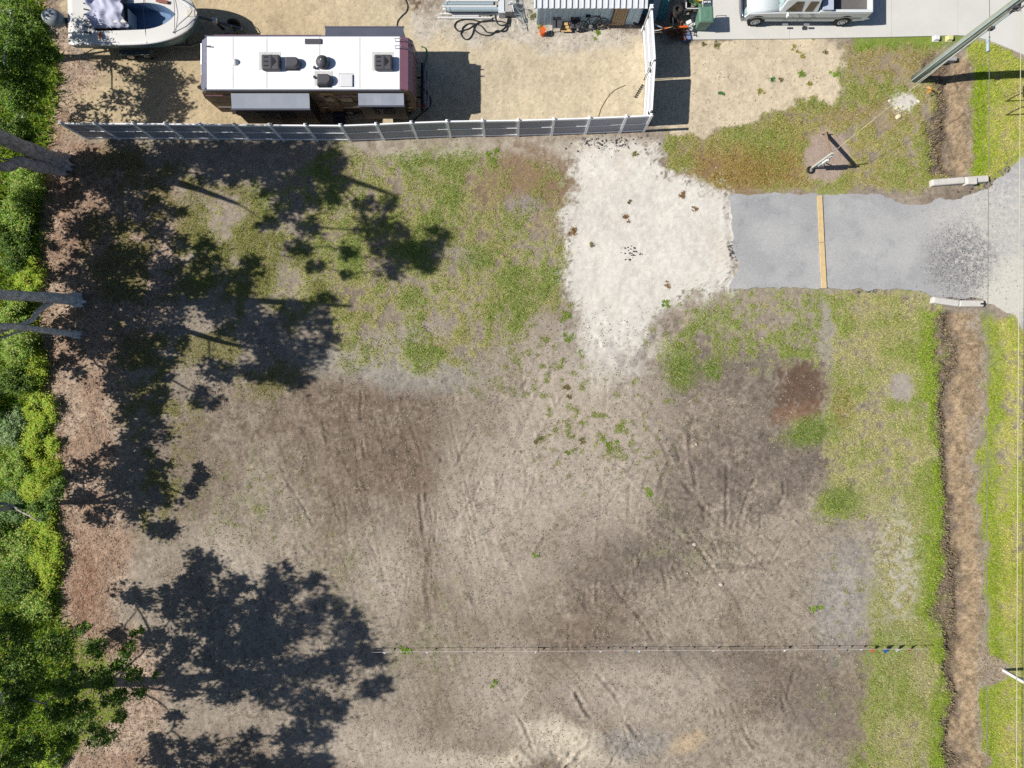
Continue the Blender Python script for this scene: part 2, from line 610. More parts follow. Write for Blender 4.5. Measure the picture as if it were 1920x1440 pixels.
    # mown grass, patchy
    def grass(poly, thin, c1, c2, amp=16, wid=22):
        nonlocal gr
        d = sdf(wx, wy, poly)
        m = ss(-wid, wid, d + amp * n_mid)
        patch = ss(-.6 + thin, .45 + thin, n_mid * .5 + n_sml * .65 + .3 * n_big + .55 * n_fin + .2)
        m2 = m * patch
        g = np.asarray(c1) + (np.asarray(c2) - np.asarray(c1)) * ss(-.6, .8, n_mid + .5 * n_sml + .3 * n_fin)[..., None]
        gcol[:] = gcol + (g - gcol) * m[..., None]
        col[:] = col + (g * 1.08 - col) * (m2 * .75)[..., None]
        gr = np.maximum(gr, m2)
        return m

    grass(GRASS_NW, .2, A(176, 172, 108), A(132, 150, 68))
    m = blob(1000, 340, 90, 62, .2)
    lay(A(146, 118, 92), m * .75)
    gr = gr * (1 - .6 * m)
    lay(A(162, 152, 150), blob(985, 385, 34, 20) * .8)
    lay(A(172, 163, 150), blob(730, 640, 90, 20, -.25) * .7)
    lay(A(160, 152, 142), blob(860, 480, 50, 22, .2) * .7)
    lay(A(158, 148, 138), blob(740, 520, 40, 22) * .6)
    grass(GRASS_E, .44, A(168, 166, 100), A(134, 150, 66))
    grass([(1548, 545), (1768, 545), (1776, 1460), (1620, 1460), (1640, 1150), (1640, 980), (1556, 960)], -.2, A(178, 174, 120), A(144, 156, 78), 8, 12)
    m = blob(1665, 1120, 70, 210, 0, .5, .5) * ss(-.25, .5, n_sml + .6 * n_fin + .3 * n_mid)
    lay(A(176, 166, 148), m * .7)
    gr = gr * (1 - .75 * m)
    m = blob(1548, 620, 14, 90, 0, .5, .5)
    lay(A(172, 164, 152), m * .8)
    gr = gr * (1 - .8 * m)
    m = blob(1690, 1060, 60, 110) * ss(0.0, .35, n_fin + .5 * n_sml)
    lay(A(196, 190, 178), m * .8)
    gr = gr * (1 - m)
    m = blob(1690, 730, 24, 30, 0, .3, .3)
    lay(A(178, 168, 158), m * .9)
    gr = gr * (1 - m)
    m = blob(1505, 725, 48, 50, .3, .4)
    lay(A(112, 90, 76), m * .9)
    gr = gr * (1 - m)
    m = blob(1495, 775, 46, 18, -.3, .5)
    lay(A(142, 108, 84), m * .65)
    gr = gr * (1 - .8 * m)
    m = blob(1575, 760, 20, 40)
    glay(A(150, 120, 70), m * .7)
    # strong green band beside the ditch
    m = ss(34, 12, np.abs(wx - 1752 - (v - 560) * .012)) * ss(548, 575, v) * ss(-.4, .5, n_mid + .4 * n_sml + .45)
    lay(A(138, 158, 54), m * .8)
    glay(A(140, 164, 52), m)
    gr = np.maximum(gr, m)
    m = blob(1520, 808, 42, 24, -.3) + blob(1575, 940, 34, 26) + blob(1275, 690, 26, 34) + blob(1335, 695, 16, 20)
    lay(A(118, 138, 62), m * .7)
    glay(A(116, 140, 56), m)
    gr = np.maximum(gr, np.clip(m, 0, 1) * .9)
    # north lawn
    grass(GRASS_N, -.1, A(170, 161, 94), A(142, 153, 70), 8, 10)
    m = blob(1400, 322, 110, 40, -.1)
    glay(A(158, 122, 66), m * .75)
    lay(A(156, 124, 72), m * .6)
    m = blob(1680, 110, 80, 40) + blob(1660, 210, 50, 30) + blob(1570, 215, 34, 18)
    glay(A(166, 140, 92), m * .6)
    lay(A(166, 148, 112), m * .5)
    m = ss(98, 76, wy) * ss(1596, 1606, u) * ss(1830, 1800, u)
    glay(A(124, 156, 50), m)
    lay(A(126, 152, 52), m * .8)
    m = blob(1548, 296, 42, 50, .35, .15, .12)
    lay(A(182, 163, 148), m)
    gr = gr * (1 - m)
    m = blob(1692, 190, 26, 20, .3, .3)
    lay(A(226, 222, 212), m * ss(-.6, 0, n_fin + .4 * n_sml + .3))
    gr = gr * (1 - m)
    # east verge
    for poly in (VERGE, VERGE_S):
        grass(poly, -.3, A(192, 188, 100), A(164, 178, 58), 6, 7)
    wear = ss(.15, .6, fbm(u / 34, v / 60, 4, 63)) * ss(1862, 1880, u) * .55
    lay(A(178, 166, 134), wear * (gr > .1))
    gr = gr * (1 - .7 * wear)
    m = ss(24, 6, np.abs(wx - 1832)) * ss(100, 140, v) * ss(338, 322, v)
    glay(A(140, 166, 34), m)
    lay(A(138, 160, 40), m * .8)
    m = ss(26, 4, np.abs(wx - 1858)) * ss(575, 600, v)
    glay(A(138, 164, 38), m * .8)
    lay(A(140, 160, 48), m * .6)
    # scattered clumps of weeds round the lime tail
    zone = np.clip(blob(1120, 780, 130, 110) + blob(1290, 630, 70, 90) + blob(1020, 640, 60, 60) + .5 * blob(1070, 560, 30, 260) + .6 * blob(940, 720, 90, 40) + .5 * blob(470, 940, 110, 80) + .5 * blob(1600, 1130, 60, 100), 0, 1)
    cl = ss(.42, .75, fbm(u / 13, v / 13, 3, 62) + .25 * n_mid) * zone
    lay(A(126, 136, 74), cl * .7)
    glay(A(136, 152, 66), cl)
    gr = np.maximum(gr, cl)
    # lime rock
    d = sdf(wx, wy, LIME)
    tail = ss(540, 640, v)
    m = ss(-15 - 26 * tail, 13 + 34 * tail, d + (13 + 10 * tail) * n_sml + 9 * n_fin + (6 + 14 * tail) * n_mid) * (1 - .85 * ss(600, 800, v + 60 * n_mid + 20 * n_sml)) * ss(250, 275, v)
    LM = np.asarray(A(231, 226, 216)) * (1 + .07 * n_mid + .05 * n_sml + .04 * n_fin)[..., None]
    LM = LM + (np.asarray(A(222, 212, 198)) - LM) * (ss(.15, .8, fbm(u / 80, v / 80, 3, 77)) * .6)[..., None]
    col = col + (LM - col) * m[..., None]
    gr = gr * (1 - m)
    spk = ss(.5, .75, n_fin + .35 * n_sml) * m * ss(40, 5, d) * .8
    lay(A(110, 100, 80), spk)
    m = blob(1100, 770, 80, 70, .4) * .5
    lay(A(196, 182, 164), m * (1 - gr))
    m = (1 - ss(0, 26, np.abs(v - 276 - 8 * n_mid))) * ss(620, 700, u) * ss(1130, 1050, u)
    lay(A(196, 186, 172), m * .7 * ss(-.4, .3, n_sml))
    gr = gr * (1 - .7 * m)
    # ditch
    xd = 1790 + (v - 580) * .012 + 6 * fbm(u * 0 + 3.3, v / 90, 3, 55)
    yd = ss(578, 592, v) + ss(336, 322, v) * ss(96, 118, v)
    yd = np.where(u > 1000, yd, 0)
    off = wx - np.where(v < 450, 1782, xd + 6)
    m = ss(44, 30, np.abs(off + 4 * n_fin) + np.where((v > 1225) & (v < 1290) & (off > 0), -40 * ss(1220, 1250, v) * ss(1295, 1270, v), 0)) * yd
    dc = np.asarray(A(132, 118, 105)) + (np.asarray(A(160, 140, 115)) - np.asarray(A(132, 118, 105))) * ss(-14, 6, off + 10 * n_sml)[..., None]
    dc = dc + (np.asarray(A(174, 160, 144)) - dc) * ss(22, 38, off + 6 * n_sml)[..., None]
    dc = dc * (1 + .12 * n_sml + .22 * n_fin + .2 * n_spk)[..., None]
    mud = ss(9, 1, np.abs(off + 15 + 6 * n_mid)) * ss(-.6, .5, fbm(u / 30, v / 50, 3, 81) + .1) * yd
    dc = dc + (np.asarray(A(88, 74, 60)) - dc) * (mud * .75)[..., None]
    col = col + (dc - col) * m[..., None]
    gr = gr * (1 - .93 * m) + .5 * m
    glay(A(156, 138, 112), m * .95)
    # yards of sand
    for poly, c in ((SAND_W, (216, 201, 172)), (SAND_E, (220, 204, 176))):
        d = sdf(wx, wy, poly)
        m = ss(-6, 6, d + 4 * n_sml)
        if poly is SAND_W:
            m = m * ss(262, 240, v)
        sc_ = np.asarray(A(*c)) * (1 + .10 * n_mid + .08 * n_sml + .07 * n_fin + .05 * n_spk)[..., None]
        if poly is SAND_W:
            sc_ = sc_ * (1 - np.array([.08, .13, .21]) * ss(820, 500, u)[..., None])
        sc_ = sc_ * (1 - .35 * ss(.75, 1.0, n_fin + .3 * n_sml))[..., None]
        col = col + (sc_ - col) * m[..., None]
        gr = gr * (1 - m)
    d = sdf(wx, wy, GRAVEL)
    m = ss(-12, 14, d + 9 * n_sml) * .85
    gc = np.asarray(A(200, 192, 180)) * (1 + .14 * n_sml + .16 * n_fin + .1 * n_spk)[..., None]
    col = col + (gc - col) * m[..., None]
    lay(A(120, 98, 80), (blob(770, 5, 20, 16) + blob(810, 8, 24, 22) + blob(1180, 50, 50, 12)) * ss(-.2, .4, n_fin + .3) * .7)
    # leaf litter and woods
    d = sdf(wx, wy, LITTER)
    m = ss(-30, 26, d + 12 * n_mid)
    lt = np.asarray(A(186, 165, 146)) + (np.asarray(A(168, 142, 122)) - np.asarray(A(186, 165, 146))) * ss(-.2, .6, n_mid)[..., None]
    lt = lt + (np.asarray(A(150, 112, 90)) - lt) * (np.clip(blob(160, 1110, 30, 90) + blob(150, 380, 60, 120) * .6, 0, 1) * .7)[..., None]
    lt = lt * (1 + .25 * n_fin + .2 * n_sml + .15 * n_spk)[..., None]
    col = col + (lt - col) * m[..., None]
    gr = gr * (1 - .9 * m)
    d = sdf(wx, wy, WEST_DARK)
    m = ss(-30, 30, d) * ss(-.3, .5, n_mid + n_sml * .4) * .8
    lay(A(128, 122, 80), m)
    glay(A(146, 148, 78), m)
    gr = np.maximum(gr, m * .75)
    m = ss(-10, 10, sdf(wx, wy, WOODS))
    lay(A(122, 138, 56), m)
    lay(A(160, 180, 56), m * ss(40, 60, u) * ss(720, 760, v) * ss(1140, 1110, v))
    gr = gr * (1 - m)
    # the rest of the world, well outside the frame
    far = np.clip(ss(-60, -400, np.minimum(np.minimum(u, v), np.minimum(1920 - u, 1440 - v))), 0, 1)
    lay(A(142, 140, 82), far * .8 * ss(-.6, .4, n_big))
    col = np.clip(col * (1 + .05 * n_fin + .05 * n_spk)[..., None], .01, .8)

    # heights
    z = .012 * n_sml + .02 * n_mid + .006 * n_fin
    soil = 1 - np.clip(gr, 0, 1)
    z += .012 * n_str * soil * ss(560, 700, v)
    for pts, w, dep in RUTS:
        a = np.asarray(pts, float)
        lo, hi = a.min(0) - 30, a.max(0) + 30
        k = (u > lo[0]) & (u < hi[0]) & (v > lo[1]) & (v < hi[1])
        if not k.any():
            continue
        dd = seg_dist(u[k] + 1.6 * n_sml[k] + 1.2 * n_fin[k], v[k] + 1.6 * n_sml[k] - 1.2 * n_fin[k], pts)
        prof = -np.exp(-(dd / (w * .5)) ** 2) + .75 * np.exp(-((dd - w * .95) / (w * .35)) ** 2)
        gap = ss(-.7, .2, fbm(u[k] / 26, v[k] / 26, 3, 61)) * soil[k]
        z[k] += .85 * dep * prof * gap
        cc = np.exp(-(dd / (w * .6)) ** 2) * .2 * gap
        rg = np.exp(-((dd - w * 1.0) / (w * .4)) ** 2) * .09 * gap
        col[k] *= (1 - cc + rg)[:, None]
    dit = ss(44, 0, np.abs(off + 10)) * yd
    z -= .26 * dit
    z -= .12 * np.exp(-((off + 15 + 4 * n_mid) / 8.5) ** 2) * yd * ss(-.5, .5, fbm(u / 40, v / 60, 3, 82))
    z += (.02 * n_fin + .012 * n_spk) * ss(.05, .4, dit)
    z += .16 * blob(1010, 1425, 50, 26) + .12 * blob(1120, 1410, 50, 30)
    z += .05 * np.clip(ss(-8, 6, -np.abs(wx - 1848) + 10), 0, 1) * 0
    flat = np.maximum(ss(-14, -4, sdf(u, v, APRON)), ss(92, 78, v + .0) * ss(1270, 1296, u) * ss(1960, 1930, u))
    flat = np.maximum(flat, ss(1290, 1296, u) * ss(82, 74, v) * ss(-260, -200, v))
    z = z * (1 - flat) - .03 * flat
    gr = np.clip(gr * (1 - flat) * (1 - far), 0, 1)
    fade = ss(3000, 1500, np.maximum(np.abs(u - 960), np.abs(v - 720)))
    z = z * fade
    lum = col @ np.array([.3, .6, .1])
    grain = 1 - .75 * ss(.22, .5, lum)
    return np.concatenate([col, grain[..., None]], -1), gr, gcol, z


STEP = 0.075
fx = np.arange(-29.0, 29.0 + STEP / 2, STEP)
fy = np.arange(-22.5, 22.8 + STEP / 2, STEP)


def spread(a):
    out = 1.0 * (1.55 ** np.arange(1, 17))
    out = np.cumsum(out * .4)
    out = out[out < 4000]
    return np.concatenate([a[0] - out[::-1], a, a[-1] + out])


gx, gy = spread(fx), spread(fy)
GX, GY = np.meshgrid(gx, gy)
GU, GV = 960 + GX * S, 720 - GY * S
gcol_, ggr_, ggc_, gz_ = fields(GU, GV)
ny, nx = GX.shape
idx = np.arange(nx * ny).reshape(ny, nx)
quads = np.stack([idx[:-1, :-1], idx[:-1, 1:], idx[1:, 1:], idx[1:, :-1]], -1).reshape(-1, 4)
vv = np.stack([GX, GY, gz_], -1).reshape(-1, 3)
m_ground = attr_mat('ground_soil', grain=[(4.0, .08), (11.0, .2), (23.0, .3)], bump=.7, rough=.95, spec=.1)
ground = np_mesh('ground', vv, quads, gcol_.reshape(-1, 4), m_ground)
tag(ground, 'bare lot of grey brown soil with patchy grass, sand and lime rock', 'ground', kind='structure')
for p in (ground.data.polygons,):
    ground.data.shade_smooth()


def gsample(x, y, arr):
    i = np.clip(((np.asarray(y) - fy[0]) / STEP), 0, len(fy) - 1.001)
    j = np.clip(((np.asarray(x) - fx[0]) / STEP), 0, len(fx) - 1.001)
    oy = (len(gy) - len(fy)) // 2
    ox = (len(gx) - len(fx)) // 2
    return arr[(i.astype(int) + oy), (j.astype(int) + ox)]


def gz(x, y):
    return float(gsample(x, y, gz_))


# grass blades, leaf litter, stones
def scatter(n, dens, seed):
    r = np.random.default_rng(seed)
    x = r.uniform(-27.6, 27.6, n)
    y = r.uniform(-20.8, 20.8, n)
    k = r.uniform(0, 1, n) < dens(x, y)
    return x[k], y[k], r


def blades(x, y, z, r, ln, wd, cols, tilt=(.5, 1.35)):
    n = len(x)
    az = r.uniform(0, 2 * np.pi, n)
    t = r.uniform(tilt[0], tilt[1], n)
    L = r.uniform(.6, 1.3, n) * ln
    W = r.uniform(.6, 1.3, n) * wd
    d = np.stack([np.cos(az) * np.sin(t), np.sin(az) * np.sin(t), np.cos(t)], -1)
    s_ = np.stack([-np.sin(az), np.cos(az), np.zeros(n)], -1)
    b = np.stack([x, y, z], -1)
    v = np.concatenate([(b - s_ * W[:, None] * .5)[:, None], (b + s_ * W[:, None] * .5)[:, None], (b + d * L[:, None])[:, None]], 1).reshape(-1, 3)
    f = np.arange(3 * n).reshape(n, 3)
    return v, f, cols


m_grass = attr_mat('grass_blade', transl=.3, rough=.7)
bx_, by_, r_ = scatter(900000, lambda a, b: gsample(a, b, ggr_) ** 1.4, 11)
rep = 2
bx_ = np.repeat(bx_, rep) + r_.normal(0, .05, len(bx_) * rep)
by_ = np.repeat(by_, rep) + r_.normal(0, .05, len(by_) * rep)
bc = gsample(bx_, by_, ggc_) * r_.uniform(.9, 2.0, (len(bx_), 1)) * (1 + r_.normal(0, .08, (len(bx_), 3)))
straw = r_.uniform(0, 1, len(bx_)) < .16
bc[straw] = np.asarray(A(205, 192, 140)) * r_.uniform(.8, 1.3, (straw.sum(), 1))
v, f, c = blades(bx_, by_, gsample(bx_, by_, gz_) - .005, r_, .10, .035, np.clip(bc, .01, .7))
grass_o = np_mesh('grass', v, f, c, m_grass)
tag(grass_o, 'short patchy yellow green grass over the lot, verge and lawn', 'grass', kind='stuff')



def soil_density(a, b):
    v_ = 720 - b * S
    u = 960 + a * S
    return (1 - gsample(a, b, ggr_)) * ss(560, 640, v_) * ss(1640, 1600, u) * ss(230, 300, u) * (.25 + .75 * ss(-.3, .5, fbm(u / 40, v_ / 40, 3, 88))) + .22 * (sdf(u, v_, SAND_E) > 0) * (fbm(u / 30, v_ / 30, 3, 89) > .1) + .15 * (sdf(u, v_, GRAVEL) > 0) + .10 * (sdf(u, v_, LIME) > 0) * (v_ < 300)


dx_, dy_, r_ = scatter(150000, soil_density, 13)
pal = np.array([A(110, 96, 82), A(88, 76, 64), A(190, 176, 156), A(140, 122, 100), A(104, 110, 66), A(206, 194, 176)])
dcol = pal[r_.integers(0, 6, len(dx_))] * r_.uniform(.8, 1.2, (len(dx_), 1))
v, f, c = blades(dx_, dy_, gsample(dx_, dy_, gz_) + .006, r_, .085, .03, dcol, tilt=(.9, 1.5))
tag(np_mesh('dead_stalks', v, f, c, attr_mat('stalk')), 'crumbs of dead stalks and root bits strewn over the bare soil', 'plant litter', kind='stuff')


def litter_density(a, b):
    u, v_ = 960 + a * S, 720 - b * S
    return ss(-20, 20, sdf(u, v_, LITTER)) * .9


lx, ly, r_ = scatter(240000, litter_density, 12)
n = len(lx)
pal = np.array([A(186, 162, 140), A(160, 126, 102), A(208, 188, 166), A(124, 100, 82), A(178, 146, 120)])
lc = pal[r_.integers(0, 5, n)] * r_.uniform(.75, 1.25, (n, 1))
v, f, c = blades(lx, ly, gsample(lx, ly, gz_) + .008, r_, .10, .05, lc, tilt=(1.2, 1.55))
tag(np_mesh('leaf_litter', v, f, c, attr_mat('dry_leaf', transl=.1)), 'brown fallen leaves and bark scattered under the trees at the left', 'leaf litter', kind='stuff')


def stones(name, x, y, r, size, cols, label, cat):
    n = len(x)
    s0 = r.uniform(.4, 1.2, n) * size
    z = gsample(x, y, gz_)
    base = np.array([[1, 0, 0], [-.3, .9, 0], [-.8, -.6, 0], [.5, -.9, 0], [.1, .05, .75]])
    tri = np.array([[0, 1, 4], [1, 2, 4], [2, 3, 4], [3, 0, 4]])
    a = r.uniform(0, 6.28, n)
    ca, sa = np.cos(a), np.sin(a)
    b = base[None] * s0[:, None, None] * r.uniform(.7, 1.3, (n, 5, 1))
    vx = b[..., 0] * ca[:, None] - b[..., 1] * sa[:, None] + x[:, None]
    vy = b[..., 0] * sa[:, None] + b[..., 1] * ca[:, None] + y[:, None]
    v = np.stack([vx, vy, b[..., 2] + z[:, None] - .006], -1).reshape(-1, 3)
    f = (tri[None] + (np.arange(n) * 5)[:, None, None]).reshape(-1, 3)
    o = np_mesh(name, v, f, np.repeat(cols, 4, axis=0), attr_mat(name + '_stone', rough=.9))
    return tag(o, label, cat, kind='stuff')


def pix_gauss(r, spots):
    xs, ys = [], []
    for cx, cy, sx, sy, n in spots:
        xs.append((r.normal(cx, sx, n) - 960) / S)
        ys.append((720 - r.normal(cy, sy, n)) / S)
    return np.concatenate(xs), np.concatenate(ys)


r_ = np.random.default_rng(5)
sx_, sy_ = pix_gauss(r_, [(1690, 1060, 34, 80, 420), (1070, 500, 20, 80, 60), (1690, 190, 16, 12, 160), (1100, 290, 50, 20, 160), (700, 1000, 250, 200, 70), (1400, 1100, 220, 200, 80), (1120, 75, 60, 12, 160), (1880, 545, 20, 24, 90), (1600, 1230, 60, 30, 60),
                          (170, 1060, 50, 120, 120), (1310, 335, 30, 10, 60)])
stones('pale_pebbles', sx_, sy_, r_, .035, np.array(A(226, 220, 208))[None] * r_.uniform(.7, 1.1, (len(sx_), 1)), 'small pale pebbles scattered over the lot', 'pebbles')
sx_, sy_ = pix_gauss(r_, [(1800, 495, 30, 36, 2600), (1762, 500, 14, 12, 360), (1785, 445, 22, 16, 500), (1825, 500, 20, 30, 700), (1850, 370, 24, 20, 140), (1378, 470, 8, 10, 70), (1632, 545, 8, 4, 24), (1880, 330, 16, 12, 60), (1140, 268, 40, 8, 80), (1185, 478, 14, 5, 24), (1800, 520, 60, 20, 200)])
k = sdf(960 + sx_ * S, 720 - sy_ * S, APRON) > -14
k |= sx_ < 8
sx_, sy_ = sx_[k], sy_[k]
gr_chip = stones('dark_gravel', sx_, sy_, r_, .06, np.array(A(116, 114, 116))[None] * r_.uniform(.35, 1.6, (len(sx_), 1)), 'loose dark gravel chips spread on the grey driveway apron', 'gravel')
gr_chip.location.z = .034


# ------------------------------------------------------------------ driveway apron, concrete drive, road
def ragged(poly, step, amp, seed):
    out = []
    r = random.Random(seed)
    n = len(poly)
    for i in range(n):
        x1, y1 = poly[i]
        x2, y2 = poly[(i + 1) % n]
        L = math.hypot(x2 - x1, y2 - y1)
        k = max(1, int(L / step))
        for j in range(k):
            t = j / k
            out.append((x1 + (x2 - x1) * t, y1 + (y2 - y1) * t))
    a = np.array(out)
    nx_ = fbm(a[:, 0] / 22, a[:, 1] / 22, 4, seed) * amp
    ny_ = fbm(a[:, 0] / 22, a[:, 1] / 22, 4, seed + 9) * amp
    a[:, 0] += nx_
    a[:, 1] += ny_
    return [tuple(p) for p in a]


def sheet(name, poly_px, z0, z1, m):
    bm = bmesh.new()
    top = [bm.verts.new(Q(x, y, z1)) for x, y in poly_px]
    bot = [bm.verts.new(Q(x, y, z0)) for x, y in poly_px]
    bm.faces.new(top)
    n = len(top)
    for i in range(n):
        bm.faces.new((top[i], top[(i + 1) % n], bot[(i + 1) % n], bot[i]))
    bmesh.ops.triangulate(bm, faces=[f for f in bm.faces if len(f.verts) > 4])
    bmesh.ops.recalc_face_normals(bm, faces=bm.faces[:])
    me = bpy.data.meshes.new(name)
    bm.to_mesh(me)
    bm.free()
    return link(name, me, m)


def apron_mat():
    m = bpy.data.materials.new('crushed_asphalt')
    m.use_nodes = True
    nt = m.node_tree
    b = nt.nodes['Principled BSDF']
    b.inputs['Roughness'].default_value = .9
    b.inputs['Specular IOR Level'].default_value = .2
    tc = nt.nodes.new('ShaderNodeTexCoord')

    def noise(s_, d=5, rough=.6):
        n = nt.nodes.new('ShaderNodeTexNoise')
        n.inputs['Scale'].default_value = s_
        n.inputs['Detail'].default_value = d
        n.inputs['Roughness'].default_value = rough
        nt.links.new(tc.outputs['Object'], n.inputs['Vector'])
        return n.outputs['Fac']

    def ramp(fac, a, c):
        r = nt.nodes.new('ShaderNodeMapRange')
        r.interpolation_type = 'SMOOTHSTEP'
        nt.links.new(fac, r.inputs[0])
        r.inputs[1].default_value = a
        r.inputs[2].default_value = c
        return r.outputs[0]

    def mix(f, a, c):
        x = nt.nodes.new('ShaderNodeMix')
        x.data_type = 'RGBA'
        if isinstance(f, float):
            x.inputs[0].default_value = f
        else:
            nt.links.new(f, x.inputs[0])
        for i, q in ((6, a), (7, c)):
            if isinstance(q, tuple):
                x.inputs[i].default_value = q + (1,)
            else:
                nt.links.new(q, x.inputs[i])
        return x.outputs[2]

    def mul(a, c):
        x = nt.nodes.new('ShaderNodeMath')
        x.operation = 'MULTIPLY'
        nt.links.new(a, x.inputs[0])
        if isinstance(c, float):
            x.inputs[1].default_value = c
        else:
            nt.links.new(c, x.inputs[1])
        return x.outputs[0]

    def near(px, py, r0, r1):
        d = nt.nodes.new('ShaderNodeVectorMath')
        d.operation = 'DISTANCE'
        nt.links.new(tc.outputs['Object'], d.inputs[0])
        p = Q(px, py, .02)
        d.inputs[1].default_value = p
        a = nt.nodes.new('ShaderNodeMath')
        a.operation = 'MULTIPLY_ADD'
        nt.links.new(n_mid, a.inputs[0])
        a.inputs[1].default_value = -2.2
        nt.links.new(d.outputs['Value'], a.inputs[2])
        r = nt.nodes.new('ShaderNodeMapRange')
        r.interpolation_type = 'SMOOTHSTEP'
        nt.links.new(a.outputs[0], r.inputs[0])
        r.inputs[1].default_value = r1
        r.inputs[2].default_value = r0
        return r.outputs[0]
    n_mid = noise(1.3, 5)
    n_big = noise(.35, 4)
    n_f = noise(14, 4, .7)
    n_ff = noise(55, 2)
    c = mix(ramp(n_big, .35, .65), A(177, 177, 178), A(192, 192, 191))
    c = mix(mul(ramp(n_mid, .5, .72), .5), c, A(152, 154, 158))
    c = mix(mul(near(1890, 450, .6, 2.6), .75), c, A(206, 204, 198))
    c = mix(mul(near(1885, 545, 0.0, 1.0), .9), c, A(226, 222, 208))
    c = mix(mul(near(1760, 420, -.8, 2.0), .5), c, A(198, 196, 192))
    c = mix(mul(near(1800, 490, -.1, 1.5), .85), c, mix(ramp(noise(7.0, 8, .9), .38, .62), A(118, 118, 120), A(184, 183, 181)))
    c = mix(mul(near(1760, 420, -1.4, .6), .4), c, A(206, 204, 198))
    c = mix(mul(near(1420, 390, -1.2, .3), .5), c, A(150, 153, 158))
    east = near(1905, 450, 1.2, 4.2)
    n_m3 = noise(3.2, 6, .75)
    c = mix(mul(mul(ramp(n_m3, .46, .6), east), .75), c, A(222, 218, 208))
    c = mix(mul(mul(ramp(noise(5.5, 6, .8), .55, .66), east), .7), c, A(132, 130, 130))
    c = mix(mul(ramp(noise(.9, 6, .7), .58, .7), .35), c, A(206, 206, 204))
    v_ = nt.nodes.new('ShaderNodeVectorMath')
    v_.operation = 'SCALE'
    nt.links.new(c, v_.inputs[0])
    r = nt.nodes.new('ShaderNodeMapRange')
    r.inputs[1].default_value = .3
    r.inputs[2].default_value = .7
    r.inputs[3].default_value = .86
    r.inputs[4].default_value = 1.12
    nt.links.new(n_f, r.inputs[0])
    nt.links.new(r.outputs[0], v_.inputs['Scale'])
    nt.links.new(v_.outputs[0], b.inputs['Base Color'])
    bp = nt.nodes.new('ShaderNodeBump')
    bp.inputs['Strength'].default_value = .5
    bp.inputs['Distance'].default_value = .02
    nt.links.new(n_ff, bp.inputs['Height'])
    nt.links.new(bp.outputs[0], b.inputs['Normal'])
    return m


ap = sheet('driveway_apron', ragged(APRON, 4, 4.5, 41), -.05, .03, apron_mat())
tag(ap, 'grey crushed asphalt driveway apron with ragged edges', 'driveway', kind='structure')

m_conc = mat('concrete', A(224, 222, 216), rough=.85, var=.06, scale=.8, fine=30)
drive = empty('concrete_driveway', Q(1600, 30, 0))
tag(drive, 'pale concrete driveway under the parked pickup', 'driveway', kind='structure')
cuts = [1294.5, 1480, 1671, 1795]
edge = {1294.5: 75, 1480: 73.5, 1671: 70, 1795: 67}
for a, b in zip(cuts, cuts[1:]):
    mb = MB()
    pa, pb = Q(a + .3, edge[a]), Q(b - .3, edge[b])
    yt = Q(0, -150).y
    mb.prism([(pa.x, pa.y), (pb.x, pb.y), (pb.x, yt), (pa.x, yt)], -.05, .05, 'Z')
    o = mb.build('slab', m_conc, drive)
    o.location = -drive.location
mb = MB()
pts = [Q(1795.3, 67), Q(1825, 69), Q(1852, 76), Q(1880, 87), Q(1935, 110)]
mb.prism([(p.x, p.y) for p in pts] + [(pts[-1].x, yt), (pts[0].x, yt)], -.05, .05, 'Z')
o = mb.build('slab', m_conc, drive)
o.location = -drive.location

m_road = mat('road_asphalt', A(120, 120, 122), rough=.9, var=.15, scale=1.0)
rb = MB()
rb.box((Q(1936, 0).x + 3.2, 0, -.02), (6.4, 600, .09))
tag(rb.build('road', m_road), 'asphalt road running past the verge', 'road', kind='structure')
from mathutils import noise as mnoise
# ------------------------------------------------------------------ white vinyl fence and gates
m_vinyl = mat('white_vinyl', (.82, .83, .85), rough=.45, var=.03, scale=2)
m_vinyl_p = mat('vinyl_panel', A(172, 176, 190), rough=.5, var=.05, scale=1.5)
m_black = mat('black_metal', A(34, 34, 36), rough=.5, var=.1)
tops = [(113, 230), (177, 231), (249, 231), (309, 231.5), (374, 232), (439, 233), (505, 233.6), (572, 234), (638, 234.4), (705, 232), (771, 229), (838, 226.6), (905, 225.4), (972, 224.6), (1039, 222.6), (1106, 220.4), (1175, 217.6), (1222, 215.4)]
FH = 1.93
fposts = [P(x, y, FH) for x, y in tops]
fence = empty('vinyl_fence', (fposts[8].x, fposts[8].y, 0), label='long white vinyl privacy fence with panels along the sand yard', cat='fence')
FO = Vector((fposts[8].x, fposts[8].y, 0))
for p in fposts:
    mb = MB()
    q = p - FO
    mb.box((q.x, q.y, FH / 2 - .05), (.127, .127, FH - .1 + .1))
    post = mb.build('post', m_vinyl, fence)
    mb = MB()
    mb.lathe((q.x, q.y, FH), [(.1, 0), (.1, .02), (.06, .045), (.012, .085)], n=4)
    mb.bm.transform(Matrix.Translation((q.x, q.y, 0)) @ Matrix.Rotation(math.pi / 4, 4, 'Z') @ Matrix.Translation((-q.x, -q.y, 0)))
    mb.build('post_cap', m_vinyl, post)
